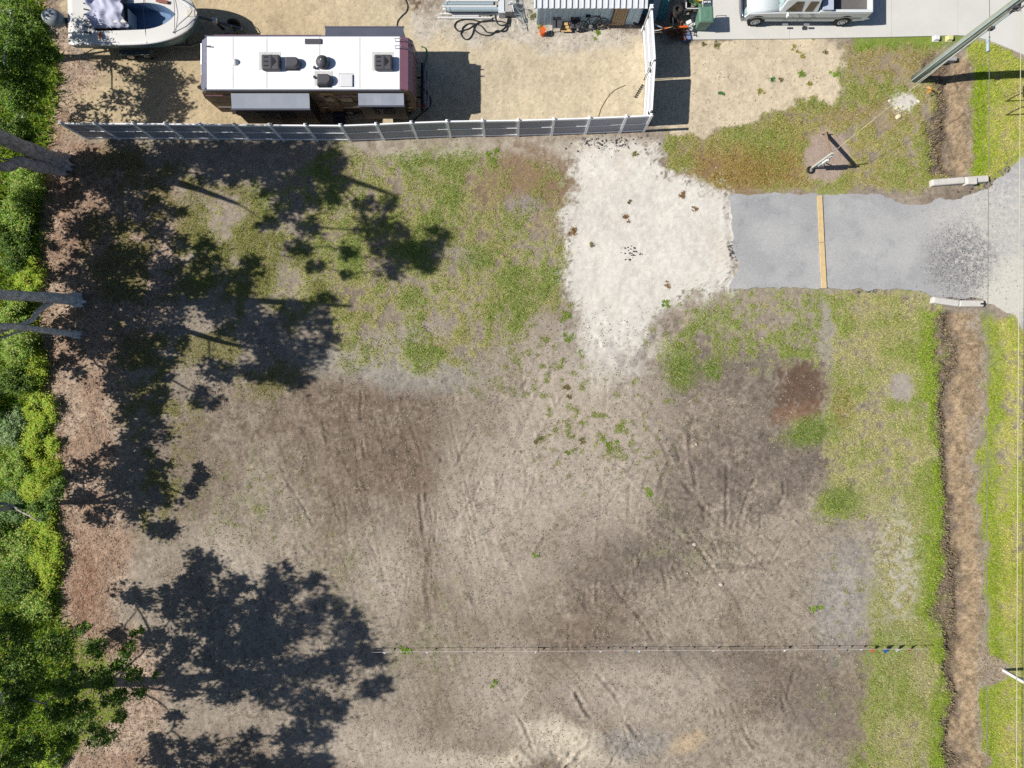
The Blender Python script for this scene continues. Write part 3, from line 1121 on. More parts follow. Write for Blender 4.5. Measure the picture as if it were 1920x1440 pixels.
for a, b in zip(fposts, fposts[1:]):
    a0, b0 = (a - FO), (b - FO)
    d = Vector((b0.x - a0.x, b0.y - a0.y, 0))
    L = d.length
    d.normalize()
    nrm = Vector((d.y, -d.x, 0))
    s0 = Vector((a0.x, a0.y, 0)) + d * .066
    e0 = Vector((b0.x, b0.y, 0)) - d * .066
    span_ = (e0 - s0).length
    # tongue and groove boards, joined: each is about five pixels wide in the photograph
    mb = MB()
    nb = max(4, int(round(span_ / .152)))
    c = (s0 + e0) / 2
    mb.box((c.x, c.y, .95), (span_, .014, 1.61), math.atan2(d.y, d.x))
    for k in range(nb):
        c = s0 + d * (span_ * (k + .5) / nb)
        mb.box((c.x, c.y, .95), (span_ / nb - .008, .022, 1.62), math.atan2(d.y, d.x))
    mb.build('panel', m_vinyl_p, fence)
    for zz, hh in ((1.80, .14), (.98, .05), (.14, .14)):
        mb = MB()
        mb.bar(s0 + Vector((0, 0, zz)), e0 + Vector((0, 0, zz)), .062, hh)
        mb.build('rail', m_vinyl, fence)

GH = 1.98


def gate_leaf(pa, pb, label, latch_at_b):
    a, b = Vector((pa.x, pa.y, 0)), Vector((pb.x, pb.y, 0))
    r = empty('gate', a, label=label, cat='gate', group='two leaves of the white double gate')
    b = b - a
    d = b.normalized()
    L = b.length
    ang = math.atan2(d.y, d.x)
    mb = MB()
    nb = int(round(L / .15))
    c = d * (L * .5)
    mb.box((c.x, c.y, 1.0), (L - .09, .014, GH - .31), ang)
    for k in range(nb):
        c = d * (L * (k + .5) / nb)
        mb.box((c.x, c.y, 1.0), (L / nb - .007, .022, GH - .3), ang)
    mb.build('panel', mat('gate_panel', A(206, 210, 220), rough=.5, var=.04), r)
    for zz in (GH - .06, .14):
        MB().bar(Vector((0, 0, zz)), b + Vector((0, 0, zz)), .07, .13).build('rail', m_vinyl, r)
    nrm = Vector((-d.y, d.x, 0))
    MB().bar(nrm * .05 + Vector((0, 0, 1.15)), b + nrm * .05 + Vector((0, 0, 1.15)), .05, .09).build('rail', m_vinyl, r)
    for q in (Vector((0, 0, 0)), b):
        MB().box((q.x, q.y, GH / 2 + .02), (.09, .09, GH - .12)).build('stile', m_vinyl, r)
    for zz in (.5, 1.5):
        q = (b if not latch_at_b else Vector((0, 0, 0)))
        MB().box((q.x - .07, q.y, zz), (.05, .12, .07)).build('hinge', m_black, r)
    q = b * .97 if latch_at_b else b * .03
    MB().box((q.x - .08, q.y, 1.3), (.05, .2, .05)).build('latch', m_black, r)
    return r


gp0, gp1, gp2 = P(1222.5, 209, GH), P(1228, 112.5, GH), P(1222.5, 17, GH)
gate_leaf(gp0 + Vector((0, .14, 0)), gp1 - Vector((0, .10, 0)), 'southern leaf of the white double gate next to the fence corner', True)
gate_leaf(gp1 + Vector((0, .10, 0)), gp2 - Vector((0, .09, 0)), 'northern leaf of the white double gate next to the shed', False)
gpost = P(1222, 12, 2.05)
gpo = empty('gate_post', (gpost.x, gpost.y, 0), label='white gate post standing between shed and trash heap', cat='post')
MB().box((0, 0, 1.0), (.14, .14, 2.1)).build('shaft', m_vinyl, gpo)
mb = MB()
mb.box((0, 0, 2.07), (.18, .18, .04), bevel=.012)
mb.box((0, 0, 2.10), (.1, .1, .05), bevel=.01)
mb.build('cap', m_vinyl, gpo)
MB().bar((-.1, -.02, .5), (-.1, -.02, 1.75), .04, .03, up=(1, 0, 0)).build('bracket', m_black, gpo)
# drop rod and cane bolts hanging by the gate middle
q = P(1206, 146, .6)
cb = empty('gate_drop_rod', (q.x, q.y, 0), label='dark drop rod with chain hanging where the gate leaves meet', cat='gate rod')
cb.location = (gp1.x - .1, gp1.y, 0)
MB().bar((-.02, 0, .02), (-.02, 0, 1.3), .03, .03, up=(1, 0, 0)).build('rod', m_black, cb)
mb = MB()
for k in range(7):
    mb.lathe((-.12 - .06 * k, -.1 * k - .3, .03), [(.0, 0), (.05, .02), (.05, .05), (.01, .07)], n=7)
mb.build('chain', m_black, cb)

# ------------------------------------------------------------------ travel trailer
RX0, RX1, RY0, RY1, RZ = -14.98, -4.78, 13.94, 16.46, 2.9
rv = empty('travel_trailer', (-9.9, 15.2, 0), label='long travel trailer with white roof parked on sand behind the fence', cat='trailer')
RO = Vector((-9.9, 15.2, 0))
m_rvroof = mat('rubber_roof', (.78, .79, .82), rough=.5, var=.03, scale=.7)
m_rvwall = mat('trailer_wall', A(150, 122, 88), rough=.45, var=.1)
m_rvdark = mat('trailer_dark', A(58, 50, 46), rough=.4, var=.1)
m_maroon = mat('maroon_cap', A(150, 108, 124), rough=.35, var=.06)
m_greycap = mat('grey_cap', A(120, 122, 142), rough=.35, var=.25, scale=5)
m_topper = mat('awning_fabric', A(156, 163, 176), rough=.8, var=.06, scale=2)
m_topper_d = mat('awning_fabric_dark', A(92, 96, 112), rough=.8, var=.06, scale=2)
m_acbl = mat('dark_plastic', A(84, 84, 90), rough=.55, var=.12)
m_glass = mat('dark_glass', (.012, .014, .017), rough=.08, var=.02, spec=.6)
m_alu = mat('aluminium', A(196, 198, 202), rough=.35, var=.05, metal=.6)
m_rub = mat('tyre_rubber', (.018, .018, .019), rough=.85, var=.2)
m_red = mat('red_lens', A(170, 24, 30), rough=.25, var=.05)
m_white = mat('white_plastic', A(236, 236, 238), rough=.4, var=.03)


def rvp(mb, name, m, parent=rv, smooth=False, thick=0.0):
    bmesh.ops.translate(mb.bm, verts=mb.bm.verts[:], vec=-RO)
    return mb.build(name, m, parent, smooth, thick=thick)


body_prof = [(-14.9, .5), (-5.02, .5), (-4.82, .9), (-4.78, 1.9), (-4.79, 2.55), (-4.95, 2.79), (-5.3, 2.88), (-14.45, 2.88), (-14.82, 2.55), (-14.98, 1.9)]
mb = MB()
mb.prism(body_prof, RY0, RY1, 'Y', bevel=.03)
body = rvp(mb, 'body', m_rvwall)
mb = MB()
mb.box((-9.875, 15.2, RZ), (9.14, 2.5, .05), bevel=.02)
rvp(mb, 'roof_membrane', m_rvroof)
for yy in (RY0 - .02, RY1 + .02):
    mb = MB()
    mb.box((-9.9, yy, RZ - .02), (9.3, .06, .06))
    rvp(mb, 'gutter', m_topper_d, rv)
mb = MB()
mb.prism([(-5.31, 2.89), (-4.95, 2.80), (-4.785, 2.56), (-4.775, 1.92), (-4.745, 1.92), (-4.755, 2.57), (-4.935, 2.83), (-5.30, 2.925)], RY0 + .02, RY1 - .02, 'Y')
rvp(mb, 'rear_cap', m_maroon)
mb = MB()
mb.prism([(-14.44, 2.895), (-14.81, 2.565), (-14.97, 1.95), (-15.0, 1.95), (-14.84, 2.585), (-14.45, 2.925)], RY0 + .02, RY1 - .02, 'Y')
fc = rvp(mb, 'front_cap', m_greycap)
mb = MB()
mb.tube([(-14.50, 14.0, 2.94), (-14.75, 14.05, 2.72), (-14.95, 14.3, 2.4), (-14.98, 14.9, 2.35), (-14.96, 15.4, 2.4), (-14.86, 16.3, 2.6)], .03, 6)
rvp(mb, 'trim', m_alu, fc)
# painted bands and windows on the south wall
for z0, z1, m in ((.55, .85, m_rvdark), (1.55, 1.7, m_rvdark), (2.2, 2.35, m_maroon), (1.05, 1.12, m_alu)):
    for x0, x1 in ((-14.8, -13.25), (-9.5, -7.35), (-5.2, -5.0)):
        mb = MB()
        mb.box(((x0 + x1) / 2, RY0 - .012, (z0 + z1) / 2), (x1 - x0, .02, z1 - z0))
        rvp(mb, 'stripe', m)
mb = MB()
mb.box((-8.9, RY0 - .02, 1.62), (.66, .04, 1.9), bevel=.01)
dr = rvp(mb, 'door', m_rvwall)
mb = MB()
mb.box((-8.9, RY0 - .045, 2.1), (.4, .02, .5))
rvp(mb, 'window', m_glass, dr)
mb = MB()
mb.box((-8.64, RY0 - .05, 1.6), (.05, .04, .1))
rvp(mb, 'handle', m_alu, dr)
mb = MB()
mb.box((-8.1, RY0 - .02, 1.95), (.6, .03, .45), bevel=.01)
rvp(mb, 'window', m_glass)
mb = MB()
mb.box((-8.9, RY0 - .28, .3), (.6, .5, .05))
mb.box((-8.9, RY0 - .1, .48), (.6, .3, .04))
for sx in (-.25, .25):
    mb.bar((-8.9 + sx, RY0 - .3, 0), (-8.9 + sx, RY0 - .02, .5), .04, .04)
rvp(mb, 'entry_step', m_acbl)


def slide(x0, x1, ya, yb, ztop, zbot, mtop, sgn):
    mb = MB()
    mb.span((x0, min(ya, yb), zbot), (x1, max(ya, yb), ztop), bevel=.02)
    s_ = rvp(mb, 'slide_out', m_rvdark)
    mb = MB()
    lo, hi = min(ya, yb), max(ya, yb)
    n = 8
    rows = []
    for i in range(n + 1):
        t = i / n
        y = ya + (yb + .06 * sgn - ya) * t
        sag = -.05 * math.sin(math.pi * t)
        rows.append([(x0 - .03 + (x1 - x0 + .06) * k / 6, y, ztop + .16 - .10 * t + sag * (.6 + .4 * math.sin(k * 1.7 + x0))) for k in range(7)])
    R = [[mb.bm.verts.new(p) for p in r] for r in rows]
    for a, b in zip(R, R[1:]):
        for k in range(6):
            mb.bm.faces.new((a[k], a[k + 1], b[k + 1], b[k]))
    tp = rvp(mb, 'topper_awning', mtop, s_, thick=0.012)
    mb = MB()
    mb.tube([(x0 - .06, yb + .05 * sgn, ztop + .05), (x1 + .06, yb + .05 * sgn, ztop + .05)], .045, 8)
    rvp(mb, 'roller', m_topper_d, s_)
    mb = MB()
    cx = (x0 + x1) / 2
    mb.box((cx, yb + .012 * sgn, (ztop + zbot) / 2 + .15), ((x1 - x0) * .5, .03, .6), bevel=.01)
    rvp(mb, 'window', m_glass, s_)
    return s_


k25 = (H - 2.55) / H
XS = lambda px, z: (px - 960) / S * (H - z) / H
YS = lambda py, z: (720 - py) / S * (H - z) / H
slide(XS(435, 2.55), XS(579, 2.55), RY0 - .01, YS(203, 2.5), 2.45, .75, m_topper, -1)
slide(XS(673, 2.55), XS(756, 2.55), RY0 - .01, YS(197, 2.5), 2.45, .95, m_topper, -1)
slide(XS(611, 2.55), XS(755, 2.55), RY1 + .01, YS(53, 2.5), 2.45, .75, m_topper_d, 1)
mb = MB()
mb.tube([(XS(402, 2.75), RY1 + .09, 2.75), (XS(602, 2.75), RY1 + .09, 2.75)], .07, 10)
rvp(mb, 'patio_awning', m_maroon)


def roof_box(px0, py0, px1, py1, h, name, m, bevel=.06, ribs=0):
    a, b = P(px0, py0, RZ + h), P(px1, py1, RZ + h)
    mb = MB()
    mb.span((a.x, b.y, RZ + .02), (b.x, a.y, RZ + h), bevel=bevel)
    for k in range(ribs):
        x = a.x + (b.x - a.x) * (k + 1) / (ribs + 1)
        mb.box((x, (a.y + b.y) / 2, RZ + h + .005), (.03, abs(a.y - b.y) * .7, .02))
    return rvp(mb, name, m), a, b


for px0, px1, name in ((489, 524, 'air_conditioner'), (701, 735, 'air_conditioner')):
    o, a, b = roof_box(px0, 101, px1, 129, .32, name, m_acbl, .08)
    mb = MB()
    cx, cy = (a.x + b.x) / 2, (a.y + b.y) / 2
    mb.box((cx + .02, cy, RZ + .325), (.03, abs(a.y - b.y) * .9, .03))
    rvp(mb, 'seam', m_topper_d, o)
    mb = MB()
    mb.prism([(cx + .08, cy - .22), (cx + .28, cy), (cx + .08, cy + .22)], RZ + .32, RZ + .335, 'Z')
    rvp(mb, 'grille', m_black, o)
    mb = MB()
    for k in range(3):
        mb.box((cx - .2, cy - .2 + .2 * k, RZ + .325), (.2, .05, .02))
    rvp(mb, 'louvre', m_black, o)


def vent_cover(px0, py0, px1, py1, h):
    a, b = P(px0, py0, RZ + h), P(px1, py1, RZ + h)
    cx, cy = (a.x + b.x) / 2, (a.y + b.y) / 2
    w, d = (b.x - a.x), abs(a.y - b.y)
    mb = MB()
    rings = []
    for t, zz, sc in ((0, 0, 1), (1, .12, 1), (2, h * .8, .92), (3, h, .72)):
        ring = []
        for k in range(20):
            an = -math.pi / 2 + math.pi * k / 19
            ring.append((cx + sc * (.12 * w + .38 * w * math.cos(an)), cy + sc * d / 2 * math.sin(an), RZ + .02 + zz))
        ring.append((cx - sc * .5 * w, cy + sc * d / 2, RZ + .02 + zz))
        ring.append((cx - sc * .5 * w, cy - sc * d / 2, RZ + .02 + zz))
        rings.append(ring)
    mb.loft(rings)
    o = rvp(mb, 'vent_cover', m_acbl)
    mb = MB()
    for k in range(6):
        mb.box((cx - .4 * w + k * w * .14, cy - d * .52, RZ + .06), (.03, .06, .08))
    rvp(mb, 'bracket', m_black, o)


vent_cover(533, 105, 562, 126, .28)
vent_cover(593, 137, 622, 158, .28)
q = P(603, 113.5, RZ + .3)
mb = MB()
mb.lathe((q.x, q.y, RZ + .02), [(.2, 0), (.3, .03), (.31, .18), (.25, .3), (.12, .38), (.03, .40)], n=24)
dm = rvp(mb, 'satellite_dome', m_acbl, smooth=True)
mb = MB()
mb.lathe((q.x, q.y, RZ + .41), [(.035, 0), (.03, .02), (.01, .03)], n=10)
rvp(mb, 'knob', m_white, dm)
o, a, b = roof_box(637, 139, 661, 162, .1, 'roof_hatch', m_white, .03)
o, a, b = roof_box(571, 72, 603, 82, .08, 'skylight', m_acbl, .03)
q = P(440, 115.5, RZ + .1)
mb = MB()
mb.lathe((q.x, q.y, RZ + .02), [(.17, 0), (.16, .05), (.11, .12), (.04, .16)], n=18)
rvp(mb, 'plumbing_vent', m_white, smooth=True)
for px, py in ((590, 127), (590, 145)):
    q = P(px, py, RZ + .1)
    mb = MB()
    mb.lathe((q.x, q.y, RZ + .02), [(.05, 0), (.05, .1), (.08, .12), (.03, .15)], n=8)
    rvp(mb, 'plumbing_vent', m_acbl)
q = P(392, 88, RZ)
mb = MB()
mb.bar((q.x - .1, q.y, RZ + .04), (q.x + .12, q.y - .03, RZ + .12), .05, .05)
rvp(mb, 'antenna', m_acbl)
m_seal = mat('sealant', A(214, 214, 212), rough=.7, var=.15)
for x in (-13.2, -11.6, -9.1, -7.2):
    mb = MB()
    mb.box((x, 15.2, RZ + .0265), (.05, 2.44, .003))
    rvp(mb, 'roof_seam', m_seal)
for px0, py0, px1, py1 in ((486, 98, 527, 132), (698, 98, 738, 133), (635, 137, 664, 164), (590, 134, 624, 161)):
    a, b = P(px0, py0, RZ), P(px1, py1, RZ)
    mb = MB()
    mb.span((a.x, b.y, RZ + .0255), (b.x, a.y, RZ + .0305))
    rvp(mb, 'sealant_patch', m_seal)
# rear: ladder, bumper, lights, rack
for yy in (15.86, 16.2):
    mb = MB()
    mb.tube([(-5.5, yy, RZ + .03), (-5.5, yy, RZ + .28), (-5.2, yy, RZ + .3), (-4.75, yy, 2.75), (-4.66, yy, 2.0), (-4.68, yy, .7)], .022, 6)
    rvp(mb, 'ladder_rail', m_alu)
for zz in (.9, 1.25, 1.6, 1.95):
    mb = MB()
    mb.tube([(-4.68, 15.86, zz), (-4.68, 16.2, zz)], .018, 6)
    rvp(mb, 'ladder_rung', m_alu)
mb = MB()
mb.box((-4.6, 15.2, .52), (.14, 2.5, .12), bevel=.02)
mb.box((-4.78, 14.7, .5), (.3, .06, .08))
mb.box((-4.78, 15.7, .5), (.3, .06, .08))
bump = rvp(mb, 'bumper', m_rvdark)
for zz, xx in ((.66, -4.42), (.70, -4.25)):
    mb = MB()
    mb.bar((xx, 14.1, zz), (xx, 16.2, zz), .05, .05)
    rvp(mb, 'cargo_rack', m_alu, bump)
for yy in (14.1, 16.3):
    mb = MB()
    mb.box((-4.79, yy, 1.0), (.05, .14, .3), bevel=.01)
    rvp(mb, 'tail_light', m_red)
mb = MB()
mb.box((-4.45, 14.05, .95), (.16, .12, .14), bevel=.02)
rvp(mb, 'marker_light', m_red, bump)
# wheels, frame, tongue
for x in (XS(656, .4), XS(629, .4)):
    for yy in (RY0 + .02, RY1 - .26):
        mb = MB()
        mb.lathe((x, yy, .37), [(.22, 0), (.33, .01), (.37, .05), (.37, .19), (.33, .23), (.22, .24)], n=22, axis='Y')
        w = rvp(mb, 'wheel', m_rub)
        mb = MB()
        mb.lathe((x, yy - .006, .37), [(.21, 0), (.18, .01), (.06, -.015), (.05, -.02)], n=16, axis='Y')
        mb.lathe((x, yy + .246, .37), [(.21, 0), (.18, -.01), (.06, .015), (.05, .02)], n=16, axis='Y')
        rvp(mb, 'rim', m_alu, w)
mb = MB()
mb.box((-9.9, 14.5, .42), (9.8, .08, .16))
mb.box((-9.9, 15.9, .42), (9.8, .08, .16))
mb.bar((-14.8, 14.6, .45), (-16.1, 15.2, .5), .08, .12)
mb.bar((-14.8, 15.8, .45), (-16.1, 15.2, .5), .08, .12)
mb.tube([(-15.7, 15.2, 0), (-15.7, 15.2, .75)], .05, 8)
for x in (-14.4, -5.4):
    for y in (14.2, 16.2):
        mb.bar((x, y, 0), (x, y, .5), .08, .08, up=(1, 0, 0))
        mb.box((x, y, .02), (.3, .3, .04))
rvp(mb, 'chassis', m_rvdark)
mb = MB()
mb.lathe((-15.45, 15.05, .5), [(.14, 0), (.16, .05), (.16, .4), (.1, .5), (.04, .52)], n=14)
mb.lathe((-15.45, 15.4, .5), [(.14, 0), (.16, .05), (.16, .4), (.1, .5), (.04, .52)], n=14)
rvp(mb, 'gas_bottle', m_white, smooth=True)
mb = MB()
mb.lathe((-15.7, 15.2, .75), [(.07, 0), (.07, .15), (.03, .2)], n=10)
rvp(mb, 'jack', m_rvdark)


def cable(name, pix, rad, m, label, cat, z=.03, close=False, zs=None):
    pts = []
    n = len(pix)
    for i in range(n - 1):
        p0 = pix[max(i - 1, 0)]
        p1, p2 = pix[i], pix[i + 1]
        p3 = pix[min(i + 2, n - 1)]
        for t in np.linspace(0, 1, 8, endpoint=False):
            a = [.5 * ((2 * p1[j]) + (-p0[j] + p2[j]) * t + (2 * p0[j] - 5 * p1[j] + 4 * p2[j] - p3[j]) * t * t + (-p0[j] + 3 * p1[j] - 3 * p2[j] + p3[j]) * t ** 3) for j in (0, 1)]
            zz = z
            if zs:
                zz = zs[i] + (zs[i + 1] - zs[i]) * t
            g = Q(a[0], a[1])
            pts.append(Vector((g.x, g.y, zz + max(-.05, gz(g.x, g.y)))))
    g = Q(*pix[-1])
    pts.append(Vector((g.x, g.y, (zs[-1] if zs else z) + gz(g.x, g.y))))
    mb = MB()
    mb.tube(pts, rad, 6)
    return tag(mb.build(name, m, smooth=True), label, cat)


m_hose = mat('black_hose', A(46, 52, 52), rough=.5, var=.15)
m_green = mat('green_hose', A(40, 110, 60), rough=.5, var=.15)
cable('power_cord', [(786, 162), (800, 172), (808, 188), (806, 200), (795, 210), (784, 219), (776, 226)], .03, m_hose, 'black power cord looping beside the rear of the trailer', 'cord')
cable('water_hose', [(790, 88), (798, 92), (800, 108), (796, 122), (800, 140), (797, 158)], .028, m_green, 'green water hose lying by the trailer bumper', 'hose')
cable('extension_cord', [(744, 50), (746, 40), (754, 30), (762, 22), (764, 10), (758, -4)], .02, m_hose, 'thin black cord running north from the trailer to the scrap', 'cord')
cable('drain_hose', [(1122, 219), (1126, 205), (1136, 187), (1150, 171), (1172, 160)], .012, mat('tan_line', A(150, 130, 100), rough=.8), 'thin tan line curving across the sand beside the gate', 'line')

# ------------------------------------------------------------------ boat on trailer
BO = P(250, 32, 1.7)
BO.z = 0
ang = math.atan2(7.0, 270.0) * .8
boat = empty('motor_boat', BO, ang, label='white open motor boat with cockpit tinted blue for shade on a road trailer', cat='boat')
m_hull = mat('gelcoat_white', A(232, 230, 226), rough=.35, var=.05, scale=1.5)
m_deck = mat('deck_cream', A(222, 214, 198), rough=.6, var=.06)
m_teal = mat('teal_hull', A(92, 132, 146), rough=.35, var=.15, scale=3)
m_cockpit = mat('cockpit_shade_blue', A(120, 150, 186), rough=.7, var=.12)  # blue-grey of the shaded interior is put into the cockpit colour
m_canvas = mat('canvas_lilac', A(196, 198, 222), rough=.85, var=.08)
L2 = 3.25
st = []
for i in range(25):
    t = i / 24
    x = -L2 + 2 * L2 * t
    if t < .55:
        b_ = 1.22 + .1 * math.sin(t / .55 * math.pi / 2)
    else:
        q_ = (t - .55) / .45
        b_ = 1.32 * math.sqrt(max(0.0, 1 - q_ ** 2.1))
    b_ = max(b_, .03)
    sheer = 1.62 + .25 * t * t
    keel = .62 + .55 * max(0, (t - .7) / .3) ** 2.2
    st.append((x, b_, sheer, keel))
# hull sides
mb = MB()
rings = []
for x, b_, sh, ke in st:
    pr = []
    for s_, zf in ((1.0, 1.0), (.985, .8), (.93, .5), (.8, .22), (.45, .1), (0, 0), (-.45, .1), (-.8, .22), (-.93, .5), (-.985, .8), (-1.0, 1.0)):
        pr.append((x - (.25 * (1 - zf) if x > 2.2 else 0), b_ * s_, ke + (sh - ke) * zf))
    rings.append(pr)
mb.loft(rings, closed=False, caps=False)
tr = rings[0]
mb.quad(tr[0], tr[2], tr[8], tr[10])
mb.quad(tr[2], tr[5], tr[5 + 0], tr[8]) if False else None
hull = mb.build('hull', m_teal, boat, smooth=True)
# deck with cockpit well
mb = MB()


def inner(i):
    x, b_, sh, ke = st[i]
    t = i / 24
    if 5 <= i <= 19:
        f = .5 if i < 15 else .5 * math.sqrt(max(.02, 1 - ((i - 14) / 5.6) ** 2))
        return b_ * f
    return 0


for i in range(24):
    x0, b0, s0, k0 = st[i]
    x1, b1, s1, k1 = st[i + 1]
    i0, i1 = inner(i), inner(i + 1)
    cam0 = .05
    for sg in (1, -1):
        mb.quad((x0, sg * b0, s0), (x1, sg * b1, s1), (x1, sg * (b1 * .9), s1 + .04), (x0, sg * (b0 * .9), s0 + .04))
        mb.quad((x0, sg * b0 * .9, s0 + .04), (x1, sg * b1 * .9, s1 + .04), (x1, sg * i1, s1 + .06), (x0, sg * i0, s0 + .06))
mb.quad((st[0][0], st[0][1], st[0][2]), (st[0][0], st[0][1] * .9, st[0][2] + .04), (st[0][0], -st[0][1] * .9, st[0][2] + .04), (st[0][0], -st[0][1], st[0][2]))
bmesh.ops.remove_doubles(mb.bm, verts=mb.bm.verts[:], dist=.004)
deck = mb.build('deck', m_hull, boat, smooth=True)
mb = MB()
wl, fl = [], []
for i in range(5, 20):
    x, b_, sh, ke = st[i]
    wl.append((x, inner(i), sh + .055))
for a, b in zip(wl, wl[1:]):
    for sg in (1, -1):
        mb.quad((a[0], sg * a[1], a[2]), (b[0], sg * b[1], b[2]), (b[0], sg * b[1], 1.05), (a[0], sg * a[1], 1.05))
    mb.quad((a[0], a[1], 1.05), (b[0], b[1], 1.05), (b[0], -b[1], 1.05), (a[0], -a[1], 1.05))
a = wl[0]
mb.quad((a[0], a[1], a[2]), (a[0], -a[1], a[2]), (a[0], -a[1], 1.05), (a[0], a[1], 1.05))
bmesh.ops.remove_doubles(mb.bm, verts=mb.bm.verts[:], dist=.004)
mb.build('cockpit', m_cockpit, boat)
mb = MB()
mb.tube([(x, b_ + .015, sh - .02) for x, b_, sh, ke in st], .035, 6)
mb.tube([(x, -b_ - .015, sh - .02) for x, b_, sh, ke in st], .035, 6)
mb.build('rub_rail', m_alu, boat, smooth=True)
mb = MB()
mb.box((-.55, 0, 1.5), (.75, .8, .9), bevel=.08)
con = mb.build('console', m_hull, boat)
MB().bar((-.2, -.36, 1.98), (-.2, .36, 1.98), .05, .3).build('windscreen', m_glass, con)
mb = MB()
mb.box((-1.5, 0, 1.35), (.5, 1.1, .55), bevel=.08)
mb.build('seat', mat('seat_red_brown', A(150, 86, 70), rough=.6, var=.1), boat)
MB().box((1.55, .62, 1.9), (.62, .16, .08), Matrix.Rotation(-.2, 3, 'Z'), bevel=.03).build('bow_cushion', MATS['seat_red_brown'], boat)
MB().box((-1.62, -.92, 1.78), (.14, .3, .06), bevel=.02).build('step_pad', MATS['seat_red_brown'], boat)
# crumpled canvas over the aft cockpit
mb = MB()
NX, NY = 22, 20
gridv = []
for j in range(NY + 1):
    row = []
    for i in range(NX + 1):
        x = -2.0 + 1.75 * i / NX + .1 * math.sin(j * .9)
        y = -.55 + 1.75 * j / NY
        z = 2.2 + .35 * mnoise.noise((x * 1.4, y * 1.2, 3.1)) + .16 * mnoise.noise((x * 3.7, y * 3.1, 7.7)) + .06 * mnoise.noise((x * 8, y * 8, 1.2)) - .40 * (abs(y - .35) / .9) ** 2
        row.append(mb.bm.verts.new((x, y, max(z, 1.72))))
    gridv.append(row)
for j in range(NY):
    for i in range(NX):
        mb.bm.faces.new((gridv[j][i], gridv[j][i + 1], gridv[j + 1][i + 1], gridv[j + 1][i]))
cv = mb.build('canvas_top', m_canvas, boat, smooth=True, thick=0.01)
for y0 in (-.55, 1.2):
    for x0 in (-1.9, -.4):
        MB().tube([(x0, y0, 1.5), (x0 * .95, y0 * .9, 2.25)], .02, 6).build('frame_pole', m_alu, cv)
mb = MB()
for k in range(6):
    mb.bar((-2.35, -.75 + .28 * k, 1.83), (-2.02, -.82 + .28 * k, 1.8), .05, .05)
mb.build('rod_holder', m_black, boat)
mb = MB()
mb.tube([(.55, 1.2, 1.74), (.62, .3, 1.86), (.6, -.4, 1.8), (.66, -1.33, 1.72)], .012, 5)
mb.tube([(2.1, .95, 1.86), (2.18, 0, 1.96), (2.1, -.95, 1.86)], .012, 5)
mb.build('tie_rope', m_black, boat)
mb = MB()
mb.tube([(2.0, -.9, 1.84), (2.45, -.62, 2.08), (3.0, -.2, 2.12), (3.12, 0, 2.12), (3.0, .2, 2.12), (2.45, .62, 2.08), (2.0, .9, 1.84)], .02, 6)
mb.build('bow_rail', m_alu, boat)
MB().box((2.95, 0, 1.92), (.4, .36, .06), bevel=.02).build('anchor_locker', m_deck, boat)
# outboard
mb = MB()
rings = []
for zz, sx, sy in ((1.35, .30, .24), (1.45, .44, .34), (1.75, .50, .40), (1.98, .44, .36), (2.08, .26, .22)):
    rings.append([(-3.85 + sx * math.cos(2 * math.pi * k / 20) - .05, sy * math.sin(2 * math.pi * k / 20), zz) for k in range(20)])
mb.loft(rings)
ob = mb.build('outboard_motor', mat('motor_grey', A(150, 158, 166), rough=.4, var=.06), boat, smooth=True)
MB().bar((-3.7, 0, .55), (-3.6, 0, 1.4), .2, .16, up=(1, 0, 0)).build('motor_leg', m_acbl, ob)
MB().lathe((-3.95, 0, .6), [(.05, 0), (.13, .04), (.13, .06), (.04, .14)], n=10, axis='X').build('propeller', m_acbl, ob)
MB().box((-3.4, 0, 1.35), (.3, .3, .4), bevel=.03).build('bracket', m_acbl, ob)
# road trailer under the boat
bt = empty('boat_trailer', BO, ang, label='black boat trailer carrying the white boat, winch post by the bow', cat='trailer')
m_galv = mat('galvanised', A(120, 124, 126), rough=.5, var=.15, metal=.3)
mb = MB()
for sg in (1, -1):
    mb.bar((-2.8, sg * .8, .5), (2.2, sg * .8, .5), .08, .12)
    mb.bar((2.2, sg * .8, .5), (4.9, 0, .5), .08, .12)
for x in (-2.4, -1, .6, 2.0):
    mb.bar((x, -.8, .5), (x, .8, .5), .08, .08)
mb.build('frame', m_galv, bt)
for sg in (1, -1):
    MB().bar((-2.6, sg * .5, .64), (1.8, sg * .5, .68), .12, .16).build('bunk', m_rvdark, bt)
    for x in (-1.0, -.15):
        mb = MB()
        mb.lathe((x, sg * 1.12 - .1, .33), [(.18, 0), (.3, .01), (.33, .04), (.33, .16), (.3, .19), (.18, .2)], n=18, axis='Y')
        w = mb.build('wheel', m_rub, bt)
        mb = MB()
        mb.lathe((x, sg * 1.12 - .106, .33), [(.17, 0), (.1, -.01), (.05, -.02)], n=12, axis='Y')
        mb.build('rim', m_alu, w)
    mb = MB()
    mb.prism([(-1.45, .5), (-1.35, .72), (.2, .72), (.3, .5), (.24, .5), (.16, .68), (-1.31, .68), (-1.39, .5)], sg * 1.2 - .14, sg * 1.2 + .14, 'Y')
    mb.build('fender', m_galv, bt)
MB().bar((3.9, 0, .5), (3.75, 0, 1.35), .1, .1, up=(0, 1, 0)).build('winch_post', m_black, bt)
mb = MB()
mb.lathe((3.8, -.12, 1.25), [(.12, 0), (.12, .24)], n=12, axis='Y')
mb.build('winch', m_alu, bt)
mb = MB()
mb.lathe((4.35, .3, .33), [(.14, 0), (.28, .01), (.32, .06), (.32, .14), (.28, .2), (.14, .2)], n=18, axis='Y')
mb.build('spare_wheel', m_rub, bt)
mb = MB()
mb.tube([(4.5, -.1, .04), (4.5, -.1, .95)], .04, 8)
mb.lathe((4.5, -.1, 0), [(.12, 0), (.12, .04)], n=10)
mb.build('jockey_jack', m_black, bt)
